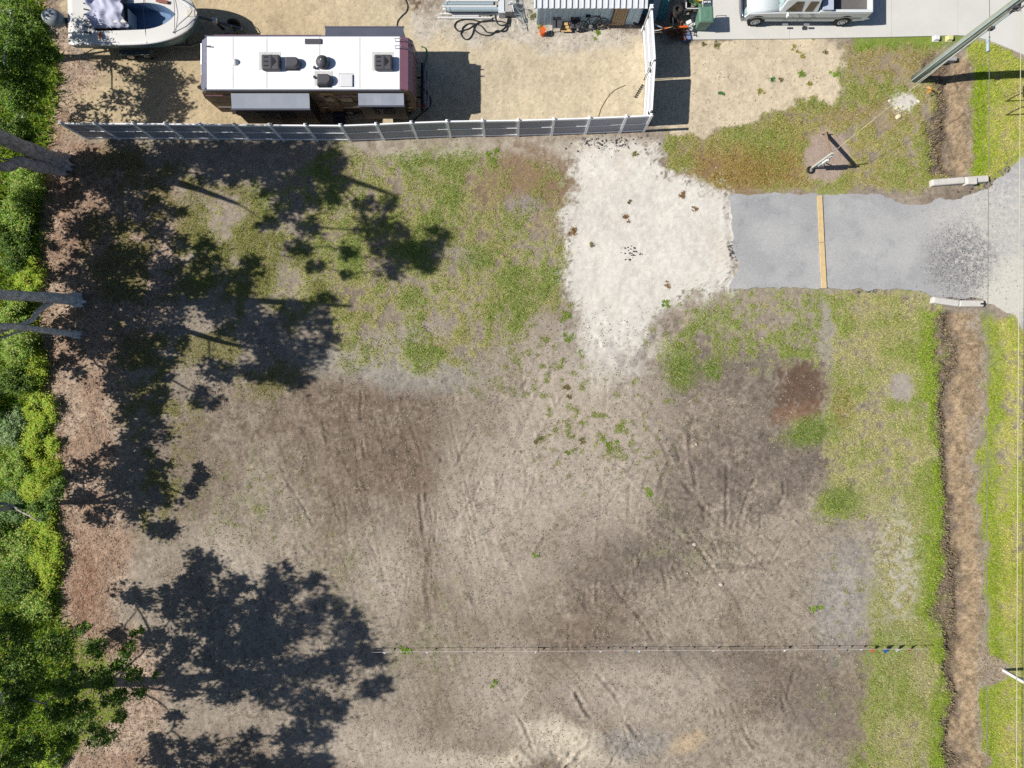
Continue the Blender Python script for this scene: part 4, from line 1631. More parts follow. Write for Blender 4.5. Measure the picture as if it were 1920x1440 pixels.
#==
# ------------------------------------------------------------------ pickup truck
tk = empty('pickup_truck', (15.0, 19.6, .05), label='white crew cab pickup truck parked on the concrete driveway', cat='truck')
m_paint = mat('white_paint', A(232, 238, 240), rough=.25, var=.03, spec=.5)
m_paint_g = mat('silver_band', A(158, 164, 158), rough=.35, var=.05)
m_bed = mat('bed_liner', A(112, 108, 106), rough=.8, var=.12)
m_chrome = mat('chrome', A(180, 186, 196), rough=.15, var=.03, metal=.9)
m_screen = mat('windscreen_glass', A(176, 206, 206), rough=.08, var=.12, spec=.7, scale=3)
TW = 1.0   # half width
tkx = lambda px, z: XS(px, z) - 15.0
# lower body sides with wheel arches: profile in x,z extruded over the width
front, rear = -3.2, 3.05
fwx, rwx = 12.49 - 15.0, 16.96 - 15.0


def arch(cx, r=.47, n=9):
    return [(cx + r * math.cos(math.pi * k / n), .42 + r * math.sin(math.pi * k / n)) for k in range(n + 1)]


low = [(front + .05, .45), (front, .75), (front + .1, 1.05), (-1.55, 1.14), (1.0 - 1.0, 1.14), (0.35, 1.14), (rear, 1.14), (rear + .02, .6), (rear - .05, .5)]
low += [p for p in arch(rwx)] + [p for p in arch(fwx)]
mb = MB()
mb.prism(low, -TW, -TW + .14, 'Y', bevel=.02)
mb.prism(low, TW - .14, TW, 'Y', bevel=.02)
mb.build('side_panel', m_paint, tk)
mb = MB()
mb.span((front + .3, -TW - .006, .62), (rear - .3, -TW + .02, .80))
for cx in (fwx, rwx):
    pass
mb.build('side_band', m_paint_g, tk)
# hood
mb = MB()
rings = []
for x, z, hw in ((front + .06, .78, .9), (front + .04, 1.02, .93), (front + .16, 1.10, .95), (-2.4, 1.17, .955), (-1.55, 1.22, .95)):
    rings.append([(x, y * hw, z - .055 * abs(y) ** 3) for y in (-1, -.85, -.5, -.2, 0, .2, .5, .85, 1)])
mb.loft(rings, closed=False, caps=False)
mb.build('hood', m_paint, tk, smooth=True, thick=0.03)
mb = MB()
mb.span((front + .02, -.85, .45), (-1.5, .85, 1.0))
mb.build('engine_bay', m_black, tk)
# bumper, grille, lights
mb = MB()
pr = [(front - .14 + .10 * abs(y) ** 3, y) for y in np.linspace(-1, 1, 13)]
rings = [[(x, y * 1.0, z) for x, y in pr] for z in (.45, .52, .7, .76)]
rings[0] = [(x + .05, y, z) for x, y, z in rings[0]]
rings[3] = [(x + .05, y, z) for x, y, z in rings[3]]
mb.loft(rings, closed=False, caps=False)
mb.build('front_bumper', m_chrome, tk, smooth=True, thick=0.1)
MB().box((front + .01, 0, .9), (.08, 1.2, .24)).build('grille', m_chrome, tk)
for sg in (-1, 1):
    MB().box((front + .04, sg * .78, .9), (.12, .32, .22), bevel=.03).build('headlight', m_screen, tk)
mb = MB()
mb.box((rear + .1, 0, .62), (.16, 1.95, .2), bevel=.04)
mb.build('rear_bumper', m_chrome, tk)
# cab greenhouse
zr = 1.88
cabx0, cabx1 = 13.47 - 15.0, 15.22 - 15.0
mb = MB()
cab = [(-1.62, 1.13), (cabx0 + .05, zr - .05), (cabx0 + .2, zr), (cabx1 - .1, zr), (cabx1 + .02, zr - .06), (cabx1 + .12, 1.13)]
mb.bm.free()
mb.bm = bmesh.new()
lo_w, hi_w = .97, .77
va, vb = [], []
for x, z in cab:
    t = (z - 1.13) / (zr - 1.13)
    w = lo_w + (hi_w - lo_w) * t
    va.append(mb.bm.verts.new((x, -w, z)))
    vb.append(mb.bm.verts.new((x, w, z)))
mb.bm.faces.new(va)
mb.bm.faces.new(list(reversed(vb)))
for k in range(len(cab)):
    k2 = (k + 1) % len(cab)
    mb.bm.faces.new((va[k], vb[k], vb[k2], va[k2]))
bmesh.ops.recalc_face_normals(mb.bm, faces=mb.bm.faces[:])
bmesh.ops.bevel(mb.bm, geom=mb.bm.edges[:], offset=.035, segments=2, affect='EDGES')
cabo = mb.build('cab', m_paint, tk)


def side_pt(x, z, out=.006, sg=-1):
    t = (z - 1.13) / (zr - 1.13)
    w = lo_w + (hi_w - lo_w) * t + out
    return Vector((x, sg * w, z))


def glass_side(x0b, x0t, x1t, x1b, sg, parent):
    mb = MB()
    q = [side_pt(x0b, 1.22, .012, sg), side_pt(x1b, 1.22, .012, sg), side_pt(x1t, 1.76, .012, sg), side_pt(x0t, 1.76, .012, sg)]
    mb.quad(*q)
    return mb.build('side_window', mat('tinted_glass', A(96, 84, 72), rough=.1, var=.1, spec=.6), parent, thick=0.01)


for sg in (-1, 1):
    glass_side(-1.32, -.98, -.62, -.52, sg, cabo)
    glass_side(-.36, -.30, .1, .02, sg, cabo)
    for x in (-.44, .2):
        mb = MB()
        a, b = side_pt(x, 1.1, .004, sg), side_pt(x - .02, .5, 0, sg)
        mb.box((x, sg * (TW + .004), .82), (.012, .008, .6))
        mb.build('door_seam', m_black, cabo)
    for x in (-.58, .08):
        MB().box((x, sg * (TW + .012), 1.02), (.14, .03, .035), bevel=.008).build('door_handle', m_chrome, cabo)
    mb = MB()
    mb.box((-1.22, sg * (TW + .17), 1.24), (.09, .2, .2), bevel=.03)
    mb.bar((-1.2, sg * (TW - .02), 1.18), (-1.2, sg * (TW + .1), 1.2), .05, .04)
    mb.build('wing_mirror', m_paint, tk)
    for x in (-.95, .15):
        MB().box((x, sg * (TW + .12), .36), (.28, .1, .05), bevel=.01).build('step', m_alu, tk)
mb = MB()
mb.quad((-1.56, -.84, 1.24), (-1.56, .84, 1.24), (cabx0 + .01, .7, zr - .09), (cabx0 + .01, -.7, zr - .09))
bmesh.ops.translate(mb.bm, verts=mb.bm.verts[:], vec=(-.035, 0, .02))
mb.build('windscreen', m_screen, cabo, thick=0.012)
MB().bar((-1.6, -.6, 1.245), (-1.5, .1, 1.27), .02, .02).build('wiper', m_black, cabo)
mb = MB()
mb.quad((cabx1 + .10, -.7, 1.3), (cabx1 + .10, .7, 1.3), (cabx1 + .045, .62, zr - .12), (cabx1 + .045, -.62, zr - .12))
bmesh.ops.translate(mb.bm, verts=mb.bm.verts[:], vec=(.015, 0, 0))
mb.build('rear_window', m_glass, cabo)
# bed
bx0, bx1 = cabx1 + .2, rear
mb = MB()
mb.span((bx0, -.84, .72), (bx1 - .02, .84, .78))
mb.build('bed_floor', m_bed, tk)
mb = MB()
mb.span((bx0, -.86, .7), (bx0 + .06, .86, 1.2))
mb.span((bx0, -TW + .01, 1.14), (bx1, -TW + .15, 1.2))
mb.span((bx0, TW - .15, 1.14), (bx1, TW - .01, 1.2))
for yy in (-.84, .84):
    mb.span((bx0, yy - .01, .72), (bx1, yy + .01, 1.15))
mb.build('bed_wall', m_paint, tk)
mb = MB()
mb.box((bx1 + .0, 0, .92), (.07, 1.9, .54), bevel=.015)
mb.build('tailgate', m_paint, tk)
mb = MB()
mb.box((bx0 + .33, 0, 1.2), (.5, 1.9, .3), bevel=.03)
tb = mb.build('toolbox', mat('toolbox_grey', A(196, 206, 222), rough=.35, var=.06), tk)
MB().box((bx0 + .33, 0, 1.36), (.54, 1.94, .03), bevel=.01).build('lid', MATS['toolbox_grey'], tb)
for sg in (-1, 1):
    MB().box((bx1 + .01, sg * .93, 1.0), (.06, .1, .3), bevel=.015).build('tail_light', m_red, tk)
for x in (fwx, rwx):
    for sg in (-1, 1):
        y0 = -TW - .02 if sg < 0 else TW + .02 - .26
        mb = MB()
        mb.lathe((x, y0, .40), [(.24, .0), (.36, .0), (.40, .05), (.40, .21), (.36, .26), (.24, .26)], n=26, axis='Y')
        w = mb.build('wheel', m_rub, tk)
        mb = MB()
        yy = y0 - .004 if sg < 0 else y0 + .264
        mb.lathe((x, yy, .40), [(.235, 0), (.2, sg * .012), (.08, sg * .03), (.06, sg * .03)], n=18, axis='Y')
        rm = mb.build('rim', m_chrome, w)
        mb = MB()
        for k in range(8):
            a = 2 * math.pi * k / 8
            mb.lathe((x + .15 * math.cos(a), yy + sg * .02, .40 + .15 * math.sin(a)), [(.03, 0), (.03, sg * .012)], n=7, axis='Y')
        mb.build('rim_hole', m_black, rm)
mb = MB()
mb.box((0, 0, .45), (5.6, .9, .18))
for x in (fwx, rwx):
    mb.box((x, 0, .4), (.12, 1.6, .12))
mb.build('chassis', m_black, tk)

# ------------------------------------------------------------------ shed with ribbed metal roof
m_teal_w = mat('teal_siding', A(190, 216, 230), rough=.6, var=.1, scale=2)
m_metal = mat('white_metal_roof', A(232, 236, 240), rough=.35, var=.05)
m_tan = mat('weathered_wood', A(176, 152, 120), rough=.85, var=.25, scale=9)
m_dkwood = mat('dark_wood', A(82, 70, 60), rough=.85, var=.25, scale=9)
SX0, SX1 = 1.28, 6.55
shed = empty('metal_shed', ((SX0 + SX1) / 2, 19.9, 0), label='low teal sided shed with a white ribbed metal roof', cat='shed')
SO = Vector(((SX0 + SX1) / 2, 19.9, 0))


def sp(mb, name, m, parent=None):
    bmesh.ops.translate(mb.bm, verts=mb.bm.verts[:], vec=-SO)
    return mb.build(name, m, parent or shed)


mb = MB()
mb.span((SX0, 18.72, 0), (SX1, 18.78, 1.86))
mb.span((SX0, 21.3, 0), (SX1, 21.36, 2.5))
mb.span((SX0, 18.78, 0), (SX0 + .06, 21.3, 1.86))
mb.span((SX1 - .06, 18.78, 0), (SX1, 21.3, 1.86))
sp(mb, 'wall', m_teal_w)
for k in range(18):
    mb = MB()
    x = SX0 + .1 + k * .3
    mb.box((x, 18.712, .93), (.012, .012, 1.84))
    sp(mb, 'siding_batten', m_teal_w)
npan = 19
for k in range(npan):
    x0 = SX0 - .2 + k * (SX1 - SX0 + .3) / npan
    x1 = SX0 - .2 + (k + 1) * (SX1 - SX0 + .3) / npan
    mb = MB()
    pr = [(x0 + .004, .0), (x0 + .035, .065), (x0 + .075, .065), (x0 + .11, .0), (x1 - .004, .0), (x1 - .004, -.02), (x0 + .004, -.02)]
    va = [mb.bm.verts.new((a, 18.40, 1.90 + b)) for a, b in pr]
    vb = [mb.bm.verts.new((a, 21.6, 2.62 + b)) for a, b in pr]
    mb.bm.faces.new(va)
    mb.bm.faces.new(list(reversed(vb)))
    for i in range(len(pr)):
        j = (i + 1) % len(pr)
        mb.bm.faces.new((va[i], vb[i], vb[j], va[j]))
    sp(mb, 'roof_panel', m_metal)
mb = MB()
mb.box((XS(1163, 1.0), 18.66, .95), (.74, .05, 1.75))
dd = sp(mb, 'door', m_dkwood)
for k in range(5):
    mb = MB()
    mb.box((XS(1163, 1.0) - .27 + .135 * k, 18.62, .92), (.12, .03, 1.6))
    sp(mb, 'plank', m_tan, dd)

# leaning sheets by the shed
m_tarp = mat('blue_sheet', A(86, 128, 160), rough=.5, var=.15)
sheets = [(1236, 6.9, 'teal corrugated sheet leaning beside the gate post', A(90, 138, 158)), (1248, 7.3, 'pale blue sheet leaning on the shed corner', A(160, 186, 206)), (1262, 7.75, 'turquoise plastic sheet by the potted plant', A(70, 150, 160))]
for i, (px, x, lb, c) in enumerate(sheets):
    mb = MB()
    n = 9
    rows = []
    for k in range(n + 1):
        t = k / n
        w = .03 * (k % 2)
        rows.append([(x - .18 + .36 * t, 18.9 + w, .0), (x - .15 + .36 * t, 19.55 + w, 1.5 + .1 * i)])
    R = [[mb.bm.verts.new(p) for p in r] for r in rows]
    for a, b in zip(R, R[1:]):
        mb.bm.faces.new((a[0], b[0], b[1], a[1]))
    tag(mb.build('leaning_sheet', mat('sheet_%d' % i, c, rough=.45, var=.12), origin=(x, 18.9, 0), thick=0.012), lb, 'sheet', 'sheets leaning by the shed')

# ------------------------------------------------------------------ green wheeled bin
q = Q(1312, 66)
bin_ = empty('wheeled_bin', (q.x, 18.62, .0), .04, label='green wheeled trash bin at the end of the concrete drive', cat='trash bin')
m_bin = mat('bin_green', A(108, 146, 126), rough=.5, var=.06)
mb = MB()
rings = [[(sx * w, sy * d + oy, z) for sx, sy in ((-1, -1), (1, -1), (1, 1), (-1, 1))] for z, w, d, oy in ((.06, .24, .25, 0), (.12, .27, .28, 0), (1.0, .34, .37, 0), (1.02, .36, .39, 0))]
mb.loft(rings)
bmesh.ops.bevel(mb.bm, geom=mb.bm.edges[:], offset=.03, segments=2, affect='EDGES')
mb.build('bin_body', m_bin, bin_)
mb = MB()
rings = [[(sx * w, sy * d, z) for sx, sy in ((-1, -1), (1, -1), (1, 1), (-1, 1))] for z, w, d in ((1.025, .37, .40), (1.06, .37, .40), (1.11, .3, .33))]
mb.loft(rings)
bmesh.ops.bevel(mb.bm, geom=mb.bm.edges[:], offset=.02, segments=2, affect='EDGES')
ld = mb.build('lid', m_bin, bin_)
MB().box((-.02, 0, 1.115), (.2, .4, .02), bevel=.008).build('lid_panel', m_bin, ld)
MB().tube([(-.25, .42, 1.0), (-.25, .48, 1.02), (.25, .48, 1.02), (.25, .42, 1.0)], .018, 6).build('handle', m_bin, bin_)
for sg in (-1, 1):
    MB().lathe((sg * .27 - .03, .3, .12), [(.05, 0), (.12, .005), (.12, .055), (.05, .06)], n=14, axis='X').build('wheel', m_rub, bin_)

# ------------------------------------------------------------------ crate cart with yellow flowers behind the bin
q = P(1302, 6, .6)
cart = empty('garden_cart', (q.x, q.y + .1, 0), label='white framed garden cart full of pots above the trash bin', cat='cart')
mb = MB()
for sg in (-1, 1):
    mb.bar((-.42, sg * .38, .6), (.42, sg * .38, .6), .04, .06)
    mb.bar((sg * .42, -.38, .6), (sg * .42, .38, .6), .04, .06)
    for s2 in (-1, 1):
        mb.bar((sg * .40, s2 * .36, 0), (sg * .40, s2 * .36, .6), .04, .04, up=(1, 0, 0))
mb.build('frame', m_white, cart)
MB().box((0, 0, .25), (.8, .7, .03)).build('shelf', m_dkwood, cart)
for x, y, r, c in ((-.25, .1, .12, 'a'), (.0, -.12, .13, 'b'), (.24, .12, .12, 'c'), (.2, -.2, .1, 'd')):
    pot = empty('flower_pot', (cart.location.x + x, cart.location.y + y, .27), label={'a': 'dark plant pot at the west side of the garden cart', 'b': 'grey plant pot in the middle of the garden cart', 'c': 'pot with yellow leaves on the garden cart', 'd': 'small pot at the cart corner nearest the trash bin'}[c], cat='flower pot', group='pots on the garden cart')
    MB().lathe((0, 0, 0), [(r * .7, 0), (r, .22), (r * 1.08, .23), (r * 1.08, .27)], n=14).build('pot', mat('pot_' + c, {'a': A(50, 60, 80), 'b': A(150, 146, 150), 'c': A(120, 100, 60), 'd': A(60, 74, 70)}[c], rough=.7), pot)
    mb = MB()
    for k in range(12):
        a = k * 2.4
        l = r * (1.0 + .6 * rnd.random())
        p0 = Vector((0, 0, .25))
        p1 = Vector((math.cos(a) * l, math.sin(a) * l, .3 + .12 * rnd.random()))
        s_ = Vector((-math.sin(a), math.cos(a), 0)) * .035
        mb.quad(p0 - s_ * .4, p0 + s_ * .4, p1 + s_, p1 - s_)
    mb.build('foliage', mat('leaf_' + c, {'c': A(226, 206, 70)}.get(c, A(90, 120, 70)), rough=.7), pot)

# ------------------------------------------------------------------ scrap heap between gate and bin
def plank(px0, py0, px1, py1, z0, z1, w, t, m, name, label, cat, group=None):
    a, b = P(px0, py0, z0), P(px1, py1, z1)
    mb = MB()
    mb.bar(a, b, w, t, bevel=.004)
    o = mb.build(name, m, origin=((a.x + b.x) / 2, (a.y + b.y) / 2, min(z0, z1) - t / 2))
    return tag(o, label, cat, group)


m_org = mat('orange_plastic', A(236, 110, 40), rough=.5, var=.08)
m_lwood = mat('fresh_lumber', A(226, 190, 132), rough=.75, var=.12, scale=5)
m_pipe = mat('grey_pipe', A(206, 212, 220), rough=.4, var=.06)
plank(1227, 45, 1247, 55, .55, .35, .05, .05, m_pipe, 'metal_pole', 'short grey pole poking out of the scrap heap by the gate', 'pole', 'scrap by the gate')
plank(1226, 57, 1242, 56, .1, .12, .06, .04, m_white, 'white_batten', 'white batten lying lowest in the scrap heap by the gate', 'batten', 'scrap by the gate')
plank(1236, 57, 1262, 49, .18, .34, .07, .04, m_lwood, 'scrap_board', 'pale wooden board across the scrap heap', 'board', 'scrap by the gate')
plank(1240, 55, 1252, 52, .24, .30, .12, .05, m_org, 'orange_bracket', 'orange bracket on the pale board of the scrap heap', 'bracket', 'scrap by the gate')
plank(1272, 51, 1291, 50, .5, .5, .09, .06, m_org, 'orange_chainsaw_bar', 'long orange tool case on top of the scrap heap', 'tool case', 'scrap by the gate')
plank(1288, 48, 1298, 55, .4, .3, .16, .08, m_white, 'white_bag', 'white bag against the trash bin', 'bag', 'scrap by the gate')
plank(1287, 44, 1296, 40, .45, .5, .18, .1, m_white, 'white_box', 'white box lying above the orange tool case', 'box', 'scrap by the gate')
plank(1278, 40, 1277, 62, .7, .1, .10, .05, mat('rust', A(150, 92, 54), rough=.8, var=.3), 'rusty_bar', 'rusty bar standing in the scrap heap', 'bar', 'scrap by the gate')
plank(1262, 34, 1262, 48, .9, .2, .1, .04, m_pipe, 'grey_board', 'grey board leaning behind the scrap heap', 'board', 'scrap by the gate')
q = Q(1268, 66)
brush = empty('brush_heap', (q.x, q.y, 0), label='dark heap of brush and rusty scrap in the gate shade', cat='brush heap')
mb = MB()
for k in range(60):
    a = rnd.uniform(0, 6.28)
    p = Vector((rnd.gauss(0, .35), rnd.gauss(0, .22), rnd.uniform(0, .3)))
    d = Vector((math.cos(a), math.sin(a) * .6, rnd.uniform(-.15, .35))) * rnd.uniform(.15, .45)
    mb.tube([p, p + d * .5 + Vector((0, 0, .03)), p + d], .016, 4)
mb.build('twigs', m_dkwood, brush)
mb = MB()
for k in range(24):
    p = Vector((rnd.gauss(.15, .3), rnd.gauss(0, .2), rnd.uniform(.04, .28)))
    mb.box(p, (rnd.uniform(.08, .3), rnd.uniform(.05, .16), .03), Matrix.Rotation(rnd.uniform(0, 3), 3, 'Z') @ Matrix.Rotation(rnd.uniform(-.4, .4), 3, 'X'))
mb.build('scrap_plates', MATS['rust'], brush)
q = Q(1286, 70)
MB_ = MB()
MB_.box((0, 0, .08), (.42, .4, .16), .2, bevel=.03)
tag(MB_.build('blue_tote', mat('blue_tote', A(130, 152, 206), rough=.5), origin=(0, 0, 0)), 'blue plastic tote at the concrete corner in shade', 'tote').location = (q.x, q.y, 0)
# potted palm / tyre ring next to it
q = P(1271, 19, .8)
ty = empty('ring_planter', (q.x, q.y, 0), label='dark ring shaped planter on a barrel beside the plant', cat='planter')
MB().lathe((0, 0, 0), [(.22, 0), (.24, .4), (.22, .78)], n=16).build('barrel', m_dkwood, ty)
mb = MB()
mb.tube([(.19 * math.cos(a), .19 * math.sin(a), .85) for a in np.linspace(0, 2 * math.pi, 18, endpoint=False)], .08, 8, closed=True)
mb.build('ring', m_rub, ty)

# ------------------------------------------------------------------ pipes, boxes, bikes, hose
pgrp = 'pipes stacked north of the hose'


def pipe(px0, px1, py, z, r, m, label):
    a, b = P(px0, py, z), P(px1, py, z)
    mb = MB()
    n = 12
    mb.tube([a, b], r, n)
    mb.tube([a + Vector((.06, 0, 0)), a + Vector((.16, 0, 0))], r * 1.18, n)
    o = mb.build('pipe', m, origin=((a.x + b.x) / 2, a.y, z - r))
    return tag(o, label, 'pipe', pgrp)


m_pvc = mat('white_pvc', A(240, 240, 240), rough=.4, var=.03)
m_pvcg = mat('grey_pvc', A(172, 190, 198), rough=.4, var=.05)
pipe(838, 936, 17.5, .36, .12, m_pvcg, 'thickest grey pipe at the front of the pipe stack')
pipe(829, 931, 12, .46, .05, m_pvc, 'thin white pipe resting behind the thick grey pipe')
pipe(833, 925, 7, .40, .09, m_pvcg, 'second thick grey pipe in the pipe stack')
pipe(836, 934, 1, .52, .06, m_pvc, 'white pipe near the top of the picture in the stack')
pipe(830, 862, 17, .2, .07, m_pvc, 'short white pipe end left of the thick grey pipe')
pipe(824, 972, 26, .06, .05, m_pvc, 'longest white pipe lying on gravel under the stack')
pipe(848, 898, 30, .05, .04, m_pvc, 'short white pipe lying between two longer ones on gravel')
pipe(820, 922, 33.5, .05, .045, m_pvc, 'lowest white pipe lying beside the black hose')
rk = empty('pipe_rack', (P(880, 9, .1).x, P(880, 9, .1).y, 0), label='low timber rack holding up the pipe stack', cat='rack')
for x in (-1.0, 0, 1.0):
    MB().box((x, 0, .12), (.1, .9, .24)).build('sleeper', m_dkwood, rk)
for px, py, lb, w, c in ((941, 12, 'small white box at the end of the pipe stack', .42, A(226, 230, 236)), (953, 10, 'grey box between the pipe stack and the bicycles', .52, A(190, 188, 184))):
    q = P(px, py, .5)
    b_ = empty('storage_box', (q.x, q.y, 0), label=lb, cat='box', group='boxes by the pipes')
    MB().box((0, 0, .24), (w * .8, .62, .48), bevel=.015).build('box_body', mat('box_%d' % px, c, rough=.5), b_)
    MB().box((0, 0, .495), (w * .84, .66, .04), bevel=.01).build('lid', MATS['box_%d' % px], b_)


def bike(name_label, loc, rz, lean, m_fr):
    r = empty('bicycle', loc, 0, label=name_label, cat='bicycle', group='bicycles leaning by the shed')
    M = Matrix.Rotation(rz, 4, 'Z') @ Matrix.Rotation(lean, 4, 'X')

    def b(mb, n, m, p=r):
        mb.bm.transform(M)
        return mb.build(n, m, p)
    for x in (-.52, .52):
        mb = MB()
        mb.tube([(x + .32 * math.cos(a), 0, .34 + .32 * math.sin(a)) for a in np.linspace(0, 2 * math.pi, 28, endpoint=False)], .022, 6, closed=True)
        w = b(mb, 'wheel', m_fr)
        mb = MB()
        for k in range(10):
            a = math.pi * k / 5
            mb.tube([(x, 0, .34), (x + .31 * math.cos(a), 0, .34 + .31 * math.sin(a))], .005, 4)
        mb.lathe((x, -.03, .34), [(.03, 0), (.03, .06)], n=8, axis='Y')
        b(mb, 'spokes', m_alu, w)
    mb = MB()
    bb, hd, sd = (-.08, 0, .32), (.36, 0, .82), (-.2, 0, .82)
    for a_, c_ in ((bb, hd), (bb, sd), (sd, hd), (bb, (-.52, 0, .34)), (sd, (-.52, 0, .34)), (hd, (.52, 0, .34)), (hd, (.33, 0, 1.0))):
        mb.tube([a_, c_], .022, 6)
    b(mb, 'frame', m_fr)
    mb = MB()
    mb.tube([(.28, -.28, 1.0), (.36, -.1, 1.02), (.36, .1, 1.02), (.28, .28, 1.0)], .016, 6)
    b(mb, 'handlebar', m_fr)
    mb = MB()
    mb.box((-.24, 0, .9), (.26, .14, .06), bevel=.02)
    mb.bar((-.2, 0, .8), (-.23, 0, .9), .03, .03)
    b(mb, 'saddle', m_black)
    mb = MB()
    mb.lathe((-.08, -.03, .32), [(.1, 0), (.1, .02)], n=14, axis='Y')
    mb.bar((-.08, -.06, .32), (.05, -.08, .2), .03, .02)
    mb.bar((-.08, .06, .32), (-.2, .08, .44), .03, .02)
    b(mb, 'crank', m_alu)
    return r


q = Q(985, 40)
bike('white bicycle leaning at the shed corner with its wheel to the south', (q.x, q.y + .35, 0), math.radians(100), math.radians(-50), m_white)
q = Q(976, 12)
bike('second white bicycle behind the first one by the boxes', (q.x - .2, q.y + .6, 0), math.radians(85), math.radians(-40), m_white)
q = Q(1095, 60)
bike('dark bicycle lying against the teal shed wall', (q.x + .4, 18.36, 0), math.radians(8), math.radians(-22), m_black)

cable('garden_hose', [(918, 30), (930, 26), (950, 24), (955, 40), (950, 46), (938, 48), (930, 40), (930, 26), (944, 22), (952, 32), (948, 50), (936, 60), (925, 62), (912, 60), (900, 48), (880, 45), (868, 52), (866, 58), (858, 58), (852, 50), (856, 42), (866, 38), (884, 37), (900, 41),
                      (920, 40), (940, 41), (950, 46), (950, 56), (942, 60), (932, 58), (920, 66), (908, 66), (896, 62), (888, 52), (896, 44), (890, 50), (885, 66), (878, 74), (870, 73), (864, 64), (868, 58), (880, 54), (892, 46), (905, 40), (925, 38)],
      .03, m_hose, 'long black hose lying in tangled loops on pale gravel', 'hose', z=.035)
cable('hose_offcut', [(955, 28), (957, 38), (955, 50)], .025, m_hose, 'short piece of black hose south of the bicycles', 'hose', z=.03)

q = Q(1017, 64)
bk = empty('orange_bucket', (q.x, q.y, 0), label='bright orange bucket standing on the gravel', cat='bucket')
MB().lathe((0, 0, 0), [(.13, 0), (.16, .34), (.175, .345), (.175, .38), (.15, .375)], n=20).build('bucket_body', m_org, bk, smooth=False)
MB().tube([(.17 * math.cos(a), .17 * math.sin(a) * .3 - .1, .36 + .02) for a in np.linspace(0, math.pi, 9)], .008, 5).build('handle', m_alu, bk)
for i, (px, lb) in enumerate(((1043, 'dark garden chair nearest the orange bucket'), (1077, 'dark garden chair nearest the dark bicycle'))):
    q = Q(px, 62)
    c = empty('garden_chair', (q.x, q.y + .25, 0), label=lb, cat='chair', group='chairs against the shed')
    m = mat('chair_grey', A(82, 82, 90), rough=.7, var=.15)
    MB().box((0, 0, .42), (.46, .46, .05), bevel=.015).build('seat', m, c)
    MB().box((-.02, .22, .68), (.44, .05, .5), Matrix.Rotation(-.2, 3, 'X'), bevel=.015).build('backrest', m, c)
    for sx in (-.2, .2):
        for sy in (-.2, .2):
            MB().bar((sx, sy, 0), (sx, sy, .42), .035, .035, up=(1, 0, 0)).build('leg', m, c)
        MB().box((sx * 1.15, 0, .62), (.04, .44, .03)).build('armrest', m, c)
for i in range(3):
    tag(plank(1052, 45 + i * 6, 1072, 45 + i * 6, .28 - .06 * i, .28 - .06 * i, .14, .03, m_lwood, 'lumber_offcut', '', ''), ['upper', 'middle', 'lower'][i] + ' pale board between the two garden chairs', 'board', 'boards between the chairs')
bs = empty('bench_of_boards', (Q(1062, 60).x, Q(1062, 60).y, 0), label='dark low trestle between the two garden chairs', cat='trestle')
MB().box((0, .42, .14), (.5, .07, .18)).build('beam', m_dkwood, bs)
MB().box((0, .2, .09), (.5, .07, .12)).build('beam', m_dkwood, bs)
for sx in (-.22, .22):
    MB().box((sx, .3, .05), (.07, .6, .1)).build('foot', m_dkwood, bs)
# tangle of branches by the shed door
q = Q(1135, 52)
tw = empty('dry_branch', (q.x, q.y, 0), label='bleached dry branch lying under the shed door', cat='branch')
mb = MB()
for k in range(9):
    p = Vector((rnd.uniform(-.5, .3), rnd.uniform(-.1, .25), .05))
    mb.tube([p, p + Vector((rnd.uniform(-.3, .3), rnd.uniform(-.1, .2), .25)), p + Vector((rnd.uniform(-.5, .5), rnd.uniform(-.1, .35), rnd.uniform(.1, .4)))], [.03, .025, .012], 5)
mb.build('limb', mat('bleached_wood', A(200, 180, 156), rough=.85, var=.2), tw)
q = Q(1195, 46)
tr_ = empty('old_tyre', (q.x, q.y + .1, 0), label='old tyre leaning on the shed beside the gate', cat='tyre')
mb = MB()
mb.tube([(.24 * math.cos(a), .08 * math.sin(a) + .0, .3 + .24 * math.sin(a)) for a in np.linspace(0, 2 * math.pi, 20, endpoint=False)], .085, 8, closed=True)
mb.build('tread', m_rub, tr_)

# ------------------------------------------------------------------ utility pole and wires
PB = Q(1715, 148)
pole = empty('utility_pole', (PB.x, PB.y, gz(PB.x, PB.y)), label='tall grey green utility pole leaning out of the top right corner', cat='utility pole')
m_pole = mat('treated_pole', A(160, 168, 152), rough=.8, var=.16, scale=3)
mb = MB()
mb.tube([(0, 0, -.1), (0, 0, 3), (0, 0, 6), (0, 0, 9), (0, 0, 11.5)], [.20, .19, .175, .16, .14], 18)
mb.build('shaft', m_pole, pole, smooth=True)
for a, r0, z1 in ((-1.0, .045, 6.2), (-2.6, .03, 8.5)):
    x, y = math.cos(a) * .225, math.sin(a) * .225
    MB().tube([(x, y, 0), (x, y, z1)], r0, 8).build('conduit', m_pvcg, pole)
for z in (1.1, 3.6):
    MB().box((.12, -.24, z), (.1, .08, .16)).build('bracket', m_alu, pole)
mb = MB()
mb.bar((0, -1.1, 10.9), (0, 1.1, 10.9), .1, .12)
mb.build('crossarm', m_pole, pole)
for y in (-1.0, -.4, .4, 1.0):
    MB().lathe((0, y, 10.96), [(.04, 0), (.07, .05), (.04, .1), (.07, .14), (.03, .2)], n=10).build('insulator', m_pvcg, pole)
mb = MB()
mb.lathe((-.38, -.1, 8.0), [(.2, 0), (.22, .06), (.22, .8), (.16, .88), (.04, .92)], n=18)
mb.build('transformer', m_pvcg, pole)
mb = MB()
mb.box((0, -.18, 6.35), (.3, .16, .3))
mb.tube([(0, -.25, 6.3), (.05, -.4, 6.5), (.1, -.3, 6.8)], .03, 6)
mb.build('service_clamp', m_acbl, pole)
MB().box((.1, -.25, 5.0), (.2, .14, .2)).build('cable_clamp', m_acbl, pole)
m_wire = mat('wire_grey', A(206, 204, 176), rough=.5, var=.05)
